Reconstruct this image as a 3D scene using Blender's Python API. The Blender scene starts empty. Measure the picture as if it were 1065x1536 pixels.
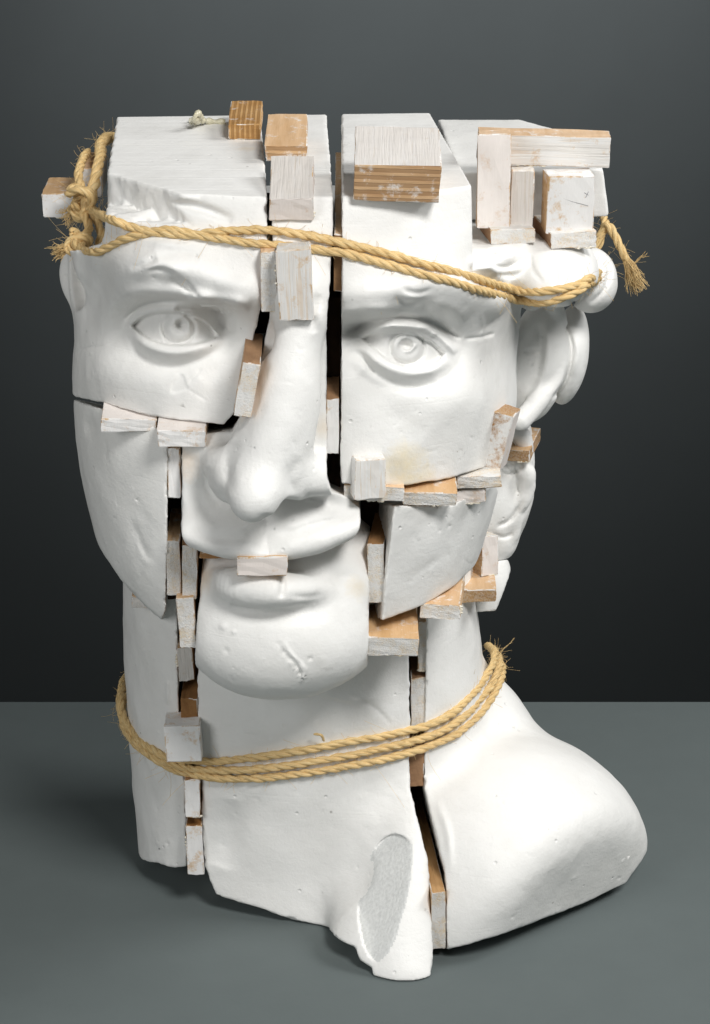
import bpy, math, random, os
import numpy as np
import openvdb
from mathutils import Vector, Matrix, Euler

# ------------------------------------------------------------------ camera, light, exposure
scene = bpy.context.scene
MM = 0.001
PITCH = math.radians(20.0)
DIST, PXMM, ZT = 1300.0, 0.30, 192.0            # mm from target, mm per photo pixel at target, target height
FPX = DIST / PXMM
CAM = np.array([0.0, -DIST * math.cos(PITCH), ZT + DIST * math.sin(PITCH)])
FWD = np.array([0.0, math.cos(PITCH), -math.sin(PITCH)])
UPV = np.array([0.0, math.sin(PITCH), math.cos(PITCH)])
cam_data = bpy.data.cameras.new("camera")
cam = bpy.data.objects.new("camera", cam_data)
scene.collection.objects.link(cam)
cam.location = CAM * MM
cam.rotation_euler = (math.pi / 2 - PITCH, 0, 0)
cam_data.sensor_fit = 'VERTICAL'
cam_data.sensor_height = 36.0
cam_data.lens = 36.0 * FPX / 1536.0
cam_data.clip_end = 50
scene.camera = cam

world = bpy.data.worlds.new("World")
scene.world = world
world.use_nodes = True
world.node_tree.nodes["Background"].inputs[0].default_value = (0.95, 1.0, 1.0, 1)
world.node_tree.nodes["Background"].inputs[1].default_value = 0.075


def area_lamp(name, loc, target, size, power, color):
    d = bpy.data.lights.new(name, 'AREA')
    d.shape = 'DISK'
    d.size = size
    d.energy = power
    d.color = color
    o = bpy.data.objects.new(name, d)
    scene.collection.objects.link(o)
    o.location = loc
    o.rotation_euler = (Vector(target) - Vector(loc)).to_track_quat('-Z', 'Y').to_euler()
    return o


area_lamp("key_lamp", (0.54, -1.20, 1.50), (0, 0, 0.2), 0.48, 26, (1.0, 0.985, 0.96))
area_lamp("fill_lamp", (-1.25, -1.55, 0.85), (0, 0, 0.2), 1.1, 13.5, (1.0, 0.995, 0.98))
area_lamp("side_lamp", (1.15, 0.10, 1.25), (0, 0, 0.2), 0.6, 13, (1.0, 1.0, 0.99))
sd = bpy.data.lights.new("backdrop_lamp", 'SPOT')
sd.energy = 335
sd.spot_size = math.radians(58)
sd.spot_blend = 1.0
sd.shadow_soft_size = .1
sl = bpy.data.objects.new("backdrop_lamp", sd)
scene.collection.objects.link(sl)
sl.location = (0.16, 1.1, 1.15)
sl.rotation_euler = (Vector((0.08, 2.2, 0.36)) - sl.location).to_track_quat('-Z', 'Y').to_euler()
scene.view_settings.view_transform = 'Standard'
scene.view_settings.look = 'None'
scene.view_settings.exposure = 0
scene.view_settings.gamma = 1
scene.view_settings.use_curve_mapping = False

ADAPT = float(os.environ.get("ADAPT", "0.006"))
QUAL = float(os.environ.get("VOX", "0.7"))
rng = np.random.default_rng(7)
random.seed(7)


# ------------------------------------------------------------------ surveying helpers (mm, photo pixels)
def W(u, v, y):
    """world point (mm) on the sight line of photo pixel u,v at world depth y"""
    d = np.array([u - 532.5, 0, 0]) / FPX + UPV * ((768 - v) / FPX) + FWD
    t = (y - CAM[1]) / d[1]
    return CAM + d * t


def WZ(u, v, z):
    d = np.array([u - 532.5, 0, 0]) / FPX + UPV * ((768 - v) / FPX) + FWD
    t = (z - CAM[2]) / d[2]
    return CAM + d * t


def project(P):
    r = P - CAM.astype(P.dtype)
    dep = r[:, 1] * FWD[1] + r[:, 2] * FWD[2]
    u = 532.5 + r[:, 0] / dep * FPX
    v = 768 - (r[:, 1] * UPV[1] + r[:, 2] * UPV[2]) / dep * FPX
    return u, v


def crom(pts, n=8):
    P = np.array(pts, float)
    if len(P) < 3:
        t = np.linspace(0, 1, n + 1)[:, None]
        return P[0] * (1 - t) + P[-1] * t
    Q = np.vstack([2 * P[0] - P[1], P, 2 * P[-1] - P[-2]])
    out = []
    for i in range(1, len(Q) - 2):
        p0, p1, p2, p3 = Q[i - 1], Q[i], Q[i + 1], Q[i + 2]
        for k in range(n):
            t = k / n
            out.append(0.5 * (2 * p1 + (p2 - p0) * t + (2 * p0 - 5 * p1 + 4 * p2 - p3) * t * t + (3 * p1 - p0 - 3 * p2 + p3) * t ** 3))
    out.append(P[-1])
    return np.array(out)


# ------------------------------------------------------------------ relief map (carved detail, in mm)
RW, RH = 1065, 1536


class Relief:
    def __init__(self):
        self.m = np.zeros((RH, RW), np.float32)

    def _win(self, P, pad):
        x0 = max(int(P[:, 0].min() - pad), 0); x1 = min(int(P[:, 0].max() + pad) + 2, RW)
        y0 = max(int(P[:, 1].min() - pad), 0); y1 = min(int(P[:, 1].max() + pad) + 2, RH)
        yy, xx = np.mgrid[y0:y1, x0:x1].astype(np.float32)
        return slice(y0, y1), slice(x0, x1), xx, yy

    def _dist(self, P, xx, yy):
        best = np.full(xx.shape, 1e9, np.float32); tt = np.zeros_like(best); side = np.zeros_like(best)
        n = len(P) - 1
        for i in range(n):
            a, b = P[i], P[i + 1]
            ab = b - a
            L = float(ab @ ab) + 1e-9
            t = np.clip(((xx - a[0]) * ab[0] + (yy - a[1]) * ab[1]) / L, 0, 1)
            dx = xx - a[0] - t * ab[0]; dy = yy - a[1] - t * ab[1]
            d = np.hypot(dx, dy)
            m = d < best
            best = np.where(m, d, best)
            tt = np.where(m, (i + t) / n, tt)
            side = np.where(m, np.sign(ab[0] * dy - ab[1] * dx), side)
        return best, tt, side

    def stroke(self, pts, w, amp, taper=0.2, n=6, one=0, wfar=None):
        """gaussian ridge (+) or groove (-); one=+1/-1 keeps the far side soft with width wfar"""
        P = crom(pts, n)
        wm = max(w, wfar or 0)
        sy, sx, xx, yy = self._win(P, wm * 3)
        d, t, s = self._dist(P, xx, yy)
        ww = w
        if one:
            ww = np.where(s * one > 0, wfar, w)
        g = np.exp(-(d / ww) ** 2)
        if taper > 0:
            g = g * np.clip(t / taper, 0, 1) ** .7 * np.clip((1 - t) / taper, 0, 1) ** .7
        self.m[sy, sx] += amp * g

    def blob(self, c, r, amp, rot=0, p=2):
        rx, ry = r
        R = max(r) * 3
        sy, sx, xx, yy = self._win(np.array([c], float), R)
        a = math.radians(rot)
        dx, dy = xx - c[0], yy - c[1]
        X = dx * math.cos(a) + dy * math.sin(a); Y = -dx * math.sin(a) + dy * math.cos(a)
        q = (X / rx) ** 2 + (Y / ry) ** 2
        self.m[sy, sx] += amp * np.exp(-q ** (p / 2))

    def polysd(self, poly, xx, yy):
        P = np.array(poly, float)
        d, _, _ = self._dist(np.vstack([P, P[:1]]), xx, yy)
        inside = np.zeros(xx.shape, bool)
        j = len(P) - 1
        for i in range(len(P)):
            xi, yi = P[i]; xj, yj = P[j]
            c = ((yi > yy) != (yj > yy)) & (xx < (xj - xi) * (yy - yi) / (yj - yi + 1e-9) + xi)
            inside ^= c
            j = i
        return np.where(inside, -d, d)

    def step(self, poly, amp, edge):
        P = np.array(poly, float)
        sy, sx, xx, yy = self._win(P, edge * 2 + 2)
        s = self.polysd(P, xx, yy)
        t = np.clip(0.5 - s / edge, 0, 1)
        self.m[sy, sx] += amp * t * t * (3 - 2 * t)

    def dome(self, c, r, amp):
        sy, sx, xx, yy = self._win(np.array([c], float), max(r) + 2)
        q = ((xx - c[0]) / r[0]) ** 2 + ((yy - c[1]) / r[1]) ** 2
        self.m[sy, sx] += amp * np.clip(1 - q, 0, 1) ** 1.25

    def ring(self, c, r, w, amp, a0=0, a1=360):
        A = np.radians(np.linspace(a0, a1, 33))
        self.stroke(np.stack([c[0] + r[0] * np.cos(A), c[1] + r[1] * np.sin(A)], 1), w, amp, taper=0, n=1)

    def soften(self, n=2):
        k = np.array([1, 4, 6, 4, 1], np.float32) / 16
        for _ in range(n):
            self.m = np.apply_along_axis(lambda a: np.convolve(a, k, 'same'), 0, self.m).astype(np.float32)
            self.m = np.apply_along_axis(lambda a: np.convolve(a, k, 'same'), 1, self.m).astype(np.float32)

    def sample(self, u, v):
        u = np.clip(u, 0, RW - 1.01); v = np.clip(v, 0, RH - 1.01)
        i = v.astype(np.int32); j = u.astype(np.int32)
        a = (v - i).astype(np.float32); b = (u - j).astype(np.float32)
        m = self.m
        return (m[i, j] * (1 - a) + m[i + 1, j] * a) * (1 - b) + (m[i, j + 1] * (1 - a) + m[i + 1, j + 1] * a) * b


# ------------------------------------------------------------------ solids as distance fields
def smin(a, b, k):
    if k <= 0:
        return np.minimum(a, b)
    h = np.maximum(k - np.abs(a - b), 0) / k
    return np.minimum(a, b) - h * h * k * 0.25


def smax(a, b, k):
    return -smin(-a, -b, k)


def ell(c, r, rot=None):
    c = np.array(c, np.float32); r = np.array(r, np.float32)
    M = None if rot is None else np.array(Euler([math.radians(q) for q in rot]).to_matrix(), np.float32)

    def f(P):
        q = P - c
        if M is not None:
            q = q @ M
        k0 = np.linalg.norm(q / r, axis=1); k1 = np.linalg.norm(q / (r * r), axis=1) + 1e-9
        return k0 * (k0 - 1) / k1
    f.box = (c - r.max() * 1.0, c + r.max() * 1.0)
    return f


def tube(pts, rad, n=6, smooth=True):
    """pts: list of 3d points; rad: radius per point"""
    A = np.hstack([np.array(pts, float), np.array(rad, float)[:, None]])
    A = crom(A, n) if smooth and len(A) > 2 else A
    A = A.astype(np.float32)

    def f(P):
        best = np.full(len(P), 1e9, np.float32)
        for i in range(len(A) - 1):
            a, b = A[i, :3], A[i + 1, :3]
            ab = b - a
            t = np.clip(((P - a) @ ab) / (float(ab @ ab) + 1e-9), 0, 1)
            q = P - a - t[:, None] * ab
            d = np.sqrt((q * q).sum(1)) - (A[i, 3] + t * (A[i + 1, 3] - A[i, 3]))
            best = np.minimum(best, d)
        return best
    m = A[:, 3].max()
    f.box = (A[:, :3].min(0) - m, A[:, :3].max(0) + m)
    return f


def half(point, normal):
    p = np.array(point, np.float32); n = np.array(normal, np.float32); n = n / np.linalg.norm(n)

    def f(P):
        return (P - p) @ n
    f.box = None
    return f


def prism(poly, y0, e, rnd=0.0):
    """front outline (photo pixels surveyed on plane y0) run back along direction e"""
    Q = np.array([W(u, v, y0) for u, v in poly])
    X = Q[:, 0].astype(np.float32); Z = Q[:, 2].astype(np.float32)
    ex, ez = e[0] / e[1], e[2] / e[1]

    def f(P):
        px = P[:, 0] - (P[:, 1] - y0) * ex
        pz = P[:, 2] - (P[:, 1] - y0) * ez
        best = np.full(len(P), 1e18, np.float32); ins = np.zeros(len(P), bool)
        j = len(X) - 1
        for i in range(len(X)):
            dx, dz = X[j] - X[i], Z[j] - Z[i]
            wx, wz = px - X[i], pz - Z[i]
            t = np.clip((wx * dx + wz * dz) / (dx * dx + dz * dz + 1e-9), 0, 1)
            bx, bz = wx - dx * t, wz - dz * t
            best = np.minimum(best, bx * bx + bz * bz)
            c = ((Z[i] > pz) != (Z[j] > pz)) & (px < (X[j] - X[i]) * (pz - Z[i]) / (Z[j] - Z[i] + 1e-9) + X[i])
            ins ^= c
            j = i
        d = np.sqrt(best)
        return np.where(ins, -d, d)
    f.box = None
    return f


def loft(sides, fronts, yside, cy, yb, n=2.4):
    """stack of horizontal sections: side outline (v,uL,uR) on plane yside, front profile (v,y) on the midline"""
    S = np.array([[W(uL, v, yside)[2], W(uL, v, yside)[0], W(uR, v, yside)[0]] for v, uL, uR in sides])
    F = np.array([[W(430, v, y)[2], y] for v, y in fronts])
    S = S[np.argsort(S[:, 0])]; F = F[np.argsort(F[:, 0])]
    zs = np.linspace(-20, 420, 221)

    def sm(z, x):
        y = np.interp(zs, z, x)
        k = np.ones(7) / 7
        for _ in range(3):
            y = np.convolve(np.pad(y, 3, mode='edge'), k, 'valid')
        return y.astype(np.float32)
    xl, xr, yf = sm(S[:, 0], S[:, 1]), sm(S[:, 0], S[:, 2]), sm(F[:, 0], F[:, 1])

    def f(P):
        z = P[:, 2]
        L = np.interp(z, zs, xl).astype(np.float32); R = np.interp(z, zs, xr).astype(np.float32)
        Y = np.interp(z, zs, yf).astype(np.float32)
        cx = (L + R) / 2; w = (R - L) / 2
        d = np.where(P[:, 1] < cy, cy - Y, yb - cy)
        a = np.abs(P[:, 0] - cx) / w; b = np.abs(P[:, 1] - cy) / d
        k = (a ** n + b ** n) ** (1.0 / n)
        return (k - 1) * np.minimum(w, d) * 0.9
    f.box = None
    return f


SN = rng.normal(size=(9, 3)).astype(np.float32)
SN /= np.linalg.norm(SN, axis=1)[:, None]
SP = rng.uniform(0, 6.28, 9).astype(np.float32)


def wob(P, wl):
    s = np.zeros(len(P), np.float32)
    for i in range(9):
        k = 6.283 / (wl * (0.6 + 0.1 * i))
        s += np.sin(P @ (SN[i] * k) + SP[i] + 1.7 * np.sin(P @ (SN[(i + 4) % 9] * k * .6)))
    return s / 4.5


class Solid:
    """ops run in order: ('u'|'s'|'i', field, blend) or ('relief', Relief, ymax) or ('add', function)"""
    def __init__(self, *ops):
        self.ops = list(ops)

    def add(self, *ops):
        self.ops += ops
        return self

    def __call__(self, P):
        d = None
        for op in self.ops:
            if op[0] == 'relief':
                u, v = project(P)
                m = op[1].sample(u, v)
                d = d - m * np.clip((op[2] - P[:, 1]) / 15.0, 0, 1)
                continue
            if op[0] == 'add':
                d = d + op[1](P)
                continue
            kind, f, k = op
            if d is None:
                d = f(P)
                continue
            box = getattr(f, 'box', None)
            if box is not None and kind in 'us':
                lo, hi = box[0] - k - 9, box[1] + k + 9
                m = ((P > lo) & (P < hi)).all(1)
                if not m.any():
                    continue
                idx = np.nonzero(m)[0]
                q = f(P[idx])
                d[idx] = smin(d[idx], q, k) if kind == 'u' else smax(d[idx], -q, k)
            else:
                q = f(P)
                d = smin(d, q, k) if kind == 'u' else smax(d, -q, k) if kind == 's' else smax(d, q, k)
        return d


def polygonize(field, lo, hi, h):
    lo = np.array(lo, float); hi = np.array(hi, float)
    s = 6
    nb = np.ceil((hi - lo) / (h * s)).astype(int) + 1
    gi = np.stack(np.meshgrid(*[np.arange(k) for k in nb], indexing='ij'), -1).reshape(-1, 3)
    C = (lo + (gi + 0.5) * s * h - h * 0.5).astype(np.float32)
    dc = np.concatenate([field(C[i:i + 60000]) for i in range(0, len(C), 60000)])
    act = np.abs(dc) < s * h * 0.866 * 2.3 + 1.0
    N = nb * s
    G = np.repeat(np.repeat(np.repeat(np.sign(dc).reshape(nb).astype(np.float32) * 3 * h, s, 0), s, 1), s, 2)
    off = np.stack(np.meshgrid(*[np.arange(s)] * 3, indexing='ij'), -1).reshape(-1, 3)
    A = gi[act]
    for i in range(0, len(A), 800):
        ix = (A[i:i + 800, None, :] * s + off[None]).reshape(-1, 3)
        d = field((lo + ix * h).astype(np.float32))
        G[ix[:, 0], ix[:, 1], ix[:, 2]] = np.clip(d, -3 * h, 3 * h)
    G[0] = G[-1] = 3 * h; G[:, 0] = G[:, -1] = 3 * h; G[:, :, 0] = G[:, :, -1] = 3 * h
    grid = openvdb.FloatGrid(3 * h)
    grid.copyFromArray(G)
    pts, tris, quads = grid.convertToPolygons(0.0, ADAPT)
    return lo + np.array(pts, float) * h, tris, quads


def mesh_from(name, V, tris, quads, flip=False):
    me = bpy.data.meshes.new(name)
    nt, nq = len(tris), len(quads)
    me.vertices.add(len(V))
    me.vertices.foreach_set('co', (V * MM).astype(np.float32).ravel())
    li = np.concatenate([np.asarray(tris).reshape(-1, 3)[:, ::-1 if flip else 1].ravel() if nt else np.zeros(0, int),
                         np.asarray(quads).reshape(-1, 4)[:, ::-1 if flip else 1].ravel() if nq else np.zeros(0, int)]).astype(np.int32)
    me.loops.add(len(li))
    me.loops.foreach_set('vertex_index', li)
    me.polygons.add(nt + nq)
    st = np.concatenate([np.arange(nt) * 3, nt * 3 + np.arange(nq) * 4]).astype(np.int32)
    me.polygons.foreach_set('loop_start', st)
    me.polygons.foreach_set('use_smooth', np.ones(nt + nq, bool))
    me.update(calc_edges=True)
    me.validate()
    return me


# ------------------------------------------------------------------ materials
def nodes(name):
    m = bpy.data.materials.new(name)
    m.use_nodes = True
    nt = m.node_tree
    return m, nt, nt.nodes["Principled BSDF"], nt.nodes, nt.links


def tex_noise(nt, scale, detail=4, rough=0.55, coord='Object'):
    tc = nt.nodes.new('ShaderNodeTexCoord')
    n = nt.nodes.new('ShaderNodeTexNoise')
    n.inputs['Scale'].default_value = scale
    n.inputs['Detail'].default_value = detail
    n.inputs['Roughness'].default_value = rough
    nt.links.new(tc.outputs[coord], n.inputs['Vector'])
    return n


def ramp(nt, src, stops):
    r = nt.nodes.new('ShaderNodeValToRGB')
    while len(r.color_ramp.elements) < len(stops):
        r.color_ramp.elements.new(0.5)
    for e, (p, c) in zip(r.color_ramp.elements, stops):
        e.position = p
        e.color = c if len(c) == 4 else (*c, 1)
    nt.links.new(src, r.inputs[0])
    return r


def mixc(nt, fac, a, b):
    m = nt.nodes.new('ShaderNodeMix')
    m.data_type = 'RGBA'
    for sock, val in ((m.inputs[0], fac), (m.inputs[6], a), (m.inputs[7], b)):
        if hasattr(val, 'links'):
            nt.links.new(val, sock)
        else:
            sock.default_value = val if not isinstance(val, tuple) else (*val, 1)[:4]
    return m.outputs[2]


def bump(nt, h, strength, dist, prev=None):
    b = nt.nodes.new('ShaderNodeBump')
    b.inputs['Strength'].default_value = strength
    b.inputs['Distance'].default_value = dist
    nt.links.new(h, b.inputs['Height'])
    if prev is not None:
        nt.links.new(prev, b.inputs['Normal'])
    return b.outputs[0]


STAINS = [((600, 700, -72), 15, (.86, .74, .50), .5), ((640, 716, -72), 9, (.86, .74, .5), .5), ((378, 605, -92), 11, (.80, .60, .36), .45), ((418, 681, -106), 4, (.78, .58, .3), .5),
          ((885, 1330, 15), 6, (.72, .55, .32), .5), ((268, 1262, 20), 8, (.78, .60, .40), .5), ((285, 615, -62), 9, (.82, .66, .45), .35), ((160, 676, -30), 6, (.75, .55, .3), .35),
          ((300, 1210, 0), 10, (.80, .66, .48), .4), ((306, 870, -70), 10, (.82, .68, .52), .4), ((283, 690, -72), 11, (.78, .62, .46), .4), ((540, 880, -76), 9, (.82, .70, .5), .35),
          ((372, 208, 10), 8, (.84, .70, .5), .5), ((684, 1285, -50), 5, (.8, .6, .4), .3), ((490, 640, -80), 8, (.82, .7, .55), .35)]


def make_plaster(name='plaster', sawn=False):
    m, nt, p, N, L = nodes(name)
    n1 = tex_noise(nt, 26, 6, .65)
    base = ramp(nt, n1.outputs[0], [(.3, (.795, .788, .765)), (.62, (.85, .847, .83))]).outputs[0]
    n2 = tex_noise(nt, 140, 5, .7)
    sm = ramp(nt, n2.outputs[0], [(.60, (0, 0, 0)), (.75, (.22, .22, .22))]).outputs[0]
    base = mixc(nt, sm, base, (.70, .69, .66))
    vs = N.new('ShaderNodeTexVoronoi'); vs.inputs['Scale'].default_value = 75
    tcs = N.new('ShaderNodeTexCoord'); L.new(tcs.outputs['Object'], vs.inputs['Vector'])
    sp = ramp(nt, vs.outputs['Distance'], [(.035, (1, 1, 1)), (.06, (0, 0, 0))]).outputs[0]
    nk = tex_noise(nt, 33, 2)
    sk = ramp(nt, nk.outputs[0], [(.52, (0, 0, 0)), (.6, (.75, .75, .75))]).outputs[0]
    mk = N.new('ShaderNodeMath'); mk.operation = 'MULTIPLY'
    L.new(sp, mk.inputs[0]); L.new(sk, mk.inputs[1])
    base = mixc(nt, mk.outputs[0], base, (.34, .32, .30))
    nd = tex_noise(nt, 13, 6, .7)
    dr = ramp(nt, nd.outputs[0], [(.55, (0, 0, 0)), (.75, (.35, .35, .35))]).outputs[0]
    base = mixc(nt, dr, base, (.70, .68, .63))
    geo = N.new('ShaderNodeNewGeometry')
    nz = tex_noise(nt, 120, 4, .7)
    for (u, v, y), r, col, amt in STAINS:
        c = W(u, v, y) * MM
        d = N.new('ShaderNodeVectorMath'); d.operation = 'DISTANCE'
        L.new(geo.outputs['Position'], d.inputs[0]); d.inputs[1].default_value = tuple(c)
        a = N.new('ShaderNodeMath'); a.operation = 'MULTIPLY_ADD'
        L.new(nz.outputs[0], a.inputs[0]); a.inputs[1].default_value = r * MM * 1.2
        L.new(d.outputs['Value'], a.inputs[2])
        q = N.new('ShaderNodeMapRange'); q.inputs['From Min'].default_value = r * MM * 1.5; q.inputs['From Max'].default_value = r * MM * .75
        q.inputs['To Max'].default_value = min(.8, amt * 1.5)
        L.new(a.outputs[0], q.inputs['Value'])
        base = mixc(nt, q.outputs[0], base, col)
    n3 = tex_noise(nt, 650, 4, .7)
    n4 = tex_noise(nt, 95, 6, .68)
    b = bump(nt, n4.outputs[0], .42, .0011)
    b = bump(nt, n3.outputs[0], .30, .0004, b)
    tc = N.new('ShaderNodeTexCoord')
    # fine tool marks
    wv = N.new('ShaderNodeMapping'); wv.inputs['Scale'].default_value = (14, 60, 700) if not sawn else (9, 420, 25)
    wv.inputs['Rotation'].default_value = (.3, .5, .2) if not sawn else (0, 0, .03)
    L.new(tc.outputs['Object'], wv.inputs['Vector'])
    ns = N.new('ShaderNodeTexNoise'); ns.inputs['Scale'].default_value = 1; ns.inputs['Detail'].default_value = 4
    L.new(wv.outputs[0], ns.inputs['Vector'])
    sr = ramp(nt, ns.outputs[0], [(.30, (0, 0, 0)), (.42, (1, 1, 1))]) if not sawn else ns
    b = bump(nt, sr.outputs[0], .10 if not sawn else .45, .0004 if not sawn else .0008, b)
    v = N.new('ShaderNodeTexVoronoi')
    v.inputs['Scale'].default_value = 120
    L.new(tc.outputs['Object'], v.inputs['Vector'])
    pit = ramp(nt, v.outputs['Distance'], [(.03, (0, 0, 0)), (.11, (1, 1, 1))])
    n5 = tex_noise(nt, 30, 1)
    pm = ramp(nt, n5.outputs[0], [(.50, (1, 1, 1)), (.56, (0, 0, 0))])
    mx = N.new('ShaderNodeMath'); mx.operation = 'MAXIMUM'
    L.new(pit.outputs[0], mx.inputs[0]); L.new(pm.outputs[0], mx.inputs[1])
    b = bump(nt, mx.outputs[0], .6, .0007, b)
    L.new(base, p.inputs['Base Color'])
    L.new(b, p.inputs['Normal'])
    rr = ramp(nt, n1.outputs[0], [(.35, (.42, .42, .42)), (.65, (.62, .62, .62))])
    L.new(rr.outputs[0], p.inputs['Roughness'])
    p.inputs['Specular IOR Level'].default_value = .35
    return m


PLASTER = make_plaster()
SAWN = make_plaster('sawn_plaster', True)
SCRAPED, _nt, _p, _N, _L = nodes('scraped_grey_plaster')
_mp = _N.new('ShaderNodeMapping'); _mp.inputs['Scale'].default_value = (900, 900, 45); _mp.inputs['Rotation'].default_value = (.5, .2, 0)
_tc = _N.new('ShaderNodeTexCoord'); _L.new(_tc.outputs['Object'], _mp.inputs['Vector'])
_ns = _N.new('ShaderNodeTexNoise'); _ns.inputs['Scale'].default_value = 1; _ns.inputs['Detail'].default_value = 4; _L.new(_mp.outputs[0], _ns.inputs['Vector'])
_L.new(ramp(_nt, _ns.outputs[0], [(.3, (.60, .61, .60)), (.7, (.72, .73, .72))]).outputs[0], _p.inputs['Base Color'])
_L.new(bump(_nt, _ns.outputs[0], .5, .0006), _p.inputs['Normal']); _p.inputs['Roughness'].default_value = .75


def plain(name, col, rough=.8, sc=60, amt=.12, bs=.2, bd=.0005):
    m, nt, p, N, L = nodes(name)
    n = tex_noise(nt, sc, 5, .6)
    c = ramp(nt, n.outputs[0], [(.3, tuple(x * (1 - amt) for x in col)), (.7, tuple(x * (1 + amt) for x in col))])
    L.new(c.outputs[0], p.inputs['Base Color'])
    p.inputs['Roughness'].default_value = rough
    n2 = tex_noise(nt, sc * 12, 3)
    L.new(bump(nt, n2.outputs[0], bs, bd), p.inputs['Normal'])
    return m


# ------------------------------------------------------------------ the setting
def link(name, me, mat=None, parent=None):
    o = bpy.data.objects.new(name, me)
    scene.collection.objects.link(o)
    if mat is not None and me is not None:
        me.materials.append(mat)
    if parent is not None:
        o.parent = parent
    return o


def box_mesh(name, lo, hi):
    x0, y0, z0 = lo; x1, y1, z1 = hi
    V = np.array([(x, y, z) for z in (z0, z1) for y in (y0, y1) for x in (x0, x1)], float)
    F = [(0, 2, 3, 1), (4, 5, 7, 6), (0, 1, 5, 4), (2, 6, 7, 3), (0, 4, 6, 2), (1, 3, 7, 5)]
    me = bpy.data.meshes.new(name)
    me.from_pydata([tuple(v * MM) for v in V], [], F)
    return me


yedge = WZ(532, 1053, 0)[1]
TABLE = plain('grey_paper', (.108, .130, .130), .85, 40, .025, .12, .0004)
WALL = plain('grey_backdrop', (.019, .0235, .0245), .9, 8, .05, .05, .0004)
table = link('table_top', box_mesh('table_top', (-1500, -900, -30), (1500, yedge, 0)), TABLE)
table['kind'] = 'structure'
wall = link('backdrop', box_mesh('backdrop', (-3000, 2200, -1500), (3000, 2230, 2500)), WALL)
wall['kind'] = 'structure'

# ------------------------------------------------------------------ plaster: shared forms
HEAD = loft(
    sides=[(120, 104, 800), (300, 102, 796), (400, 104, 790), (450, 108, 782), (520, 110, 777), (590, 112, 773), (640, 116, 766),
           (700, 124, 753), (760, 138, 736), (820, 158, 718), (870, 182, 696), (925, 212, 666), (980, 250, 630)],
    fronts=[(240, -70), (300, -78), (350, -82), (400, -87), (430, -90), (455, -85), (500, -79), (600, -80), (700, -82), (800, -82), (900, -80), (960, -77), (1010, -66), (1050, -40)],
    yside=8, cy=8, yb=128, n=2.3)

NECK = loft(
    sides=[(700, 190, 700), (860, 185, 712), (950, 187, 720), (1010, 189, 728), (1060, 192, 735), (1110, 196, 745), (1200, 203, 760), (1300, 212, 780), (1400, 214, 790)],
    fronts=[(850, -45), (950, -38), (1050, -33), (1150, -30), (1250, -28), (1330, -28), (1400, -32), (1480, -40)],
    yside=42, cy=42, yb=110, n=2.2)

TOPZ = 356.0
R = Relief()


def scars(rel, regions, n, seed):
    """casting bubbles, pits and scratches"""
    r = random.Random(seed)
    for _ in range(n):
        x0, y0, x1, y1 = r.choice(regions)
        c = (r.uniform(x0, x1), r.uniform(y0, y1))
        k = r.random()
        if k < .45:
            rel.blob(c, (r.uniform(1.1, 2.0),) * 2, -r.uniform(.15, .45), p=4)
        elif k < .6:
            rel.blob(c, (r.uniform(1.6, 2.8),) * 2, r.uniform(.15, .35), p=3)
        else:
            a = r.uniform(0, 3.14); l = r.uniform(8, 34)
            d = (c[0] + l * math.cos(a), c[1] + l * math.sin(a))
            m = ((c[0] + d[0]) / 2 + r.uniform(-5, 5), (c[1] + d[1]) / 2 + r.uniform(-5, 5))
            rel.stroke([c, m, d], r.uniform(1.0, 1.7), -r.uniform(.06, .22), .3)


# --- brow and socket on the viewer's left
R.blob((264, 500), (94, 46), -11.0)
R.blob((332, 484), (34, 34), -9.5, 25)
R.blob((205, 482), (36, 24), -2.5, -25)
R.stroke([(168, 428), (205, 404), (255, 398), (315, 420), (372, 446), (410, 452)], 30, 6.5, .25)
R.stroke([(172, 450), (208, 440), (252, 441), (290, 448), (322, 452)], 14, 4.2, .25)
R.stroke([(280, 445), (335, 452), (375, 460)], 11, 5.5, .25)
R.stroke([(195, 470), (235, 457), (280, 458), (325, 464), (352, 474)], 7, -3.4, .2)
R.step([(268, 463), (300, 458), (332, 460), (350, 474), (346, 494), (332, 500), (312, 482), (292, 470)], -7.5, 17)
R.dome((264, 502), (82, 54), 8.6)
R.blob((606, 528), (92, 46), -10.5)
R.blob((537, 497), (30, 32), -9.0, -20)
R.blob((668, 502), (34, 22), -3.0, 25)
R.stroke([(500, 446), (545, 454), (600, 440), (660, 432), (715, 450), (740, 480)], 30, 6.2, .22)
R.stroke([(506, 472), (550, 468), (600, 466)], 11, 4.0, .25)
R.stroke([(640, 458), (670, 462), (700, 478)], 14, 3.0, .3)
R.stroke([(515, 486), (550, 476), (600, 474), (640, 478), (676, 494)], 7, -3.0, .2)
R.step([(505, 484), (585, 480), (560, 494), (530, 508), (505, 505)], -4.0, 14)
R.dome((605, 528), (86, 56), 8.6)
R.soften(4)
L_UP = [(198, 488), (212, 477), (234, 470), (262, 469), (290, 474), (311, 486), (327, 505)]
L_LO = [(327, 505), (306, 513), (285, 517), (262, 518), (240, 515), (219, 506), (203, 494)]
L_OPEN = np.vstack([crom(L_UP), crom(L_LO)])
R.step(L_OPEN, -3.3, 4)
R.dome((262, 494), (60, 34), 1.4)
R.stroke([(190, 490), (208, 471), (236, 462), (270, 461), (301, 469), (326, 490)], 5, 1.8, .1)
R.stroke([(188, 480), (210, 460), (242, 451), (276, 451), (306, 458), (332, 474)], 4, -1.9, .15)
R.stroke([(196, 496), (214, 515), (244, 527), (275, 528), (305, 520), (335, 508)], 7, 1.9, .2)
R.stroke([(192, 500), (204, 524), (228, 543), (262, 550), (298, 541), (330, 523), (345, 514)], 7, -1.9, .3)
R.ring((268, 493), (23, 22), 3.0, -1.3, -60, 230)
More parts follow.
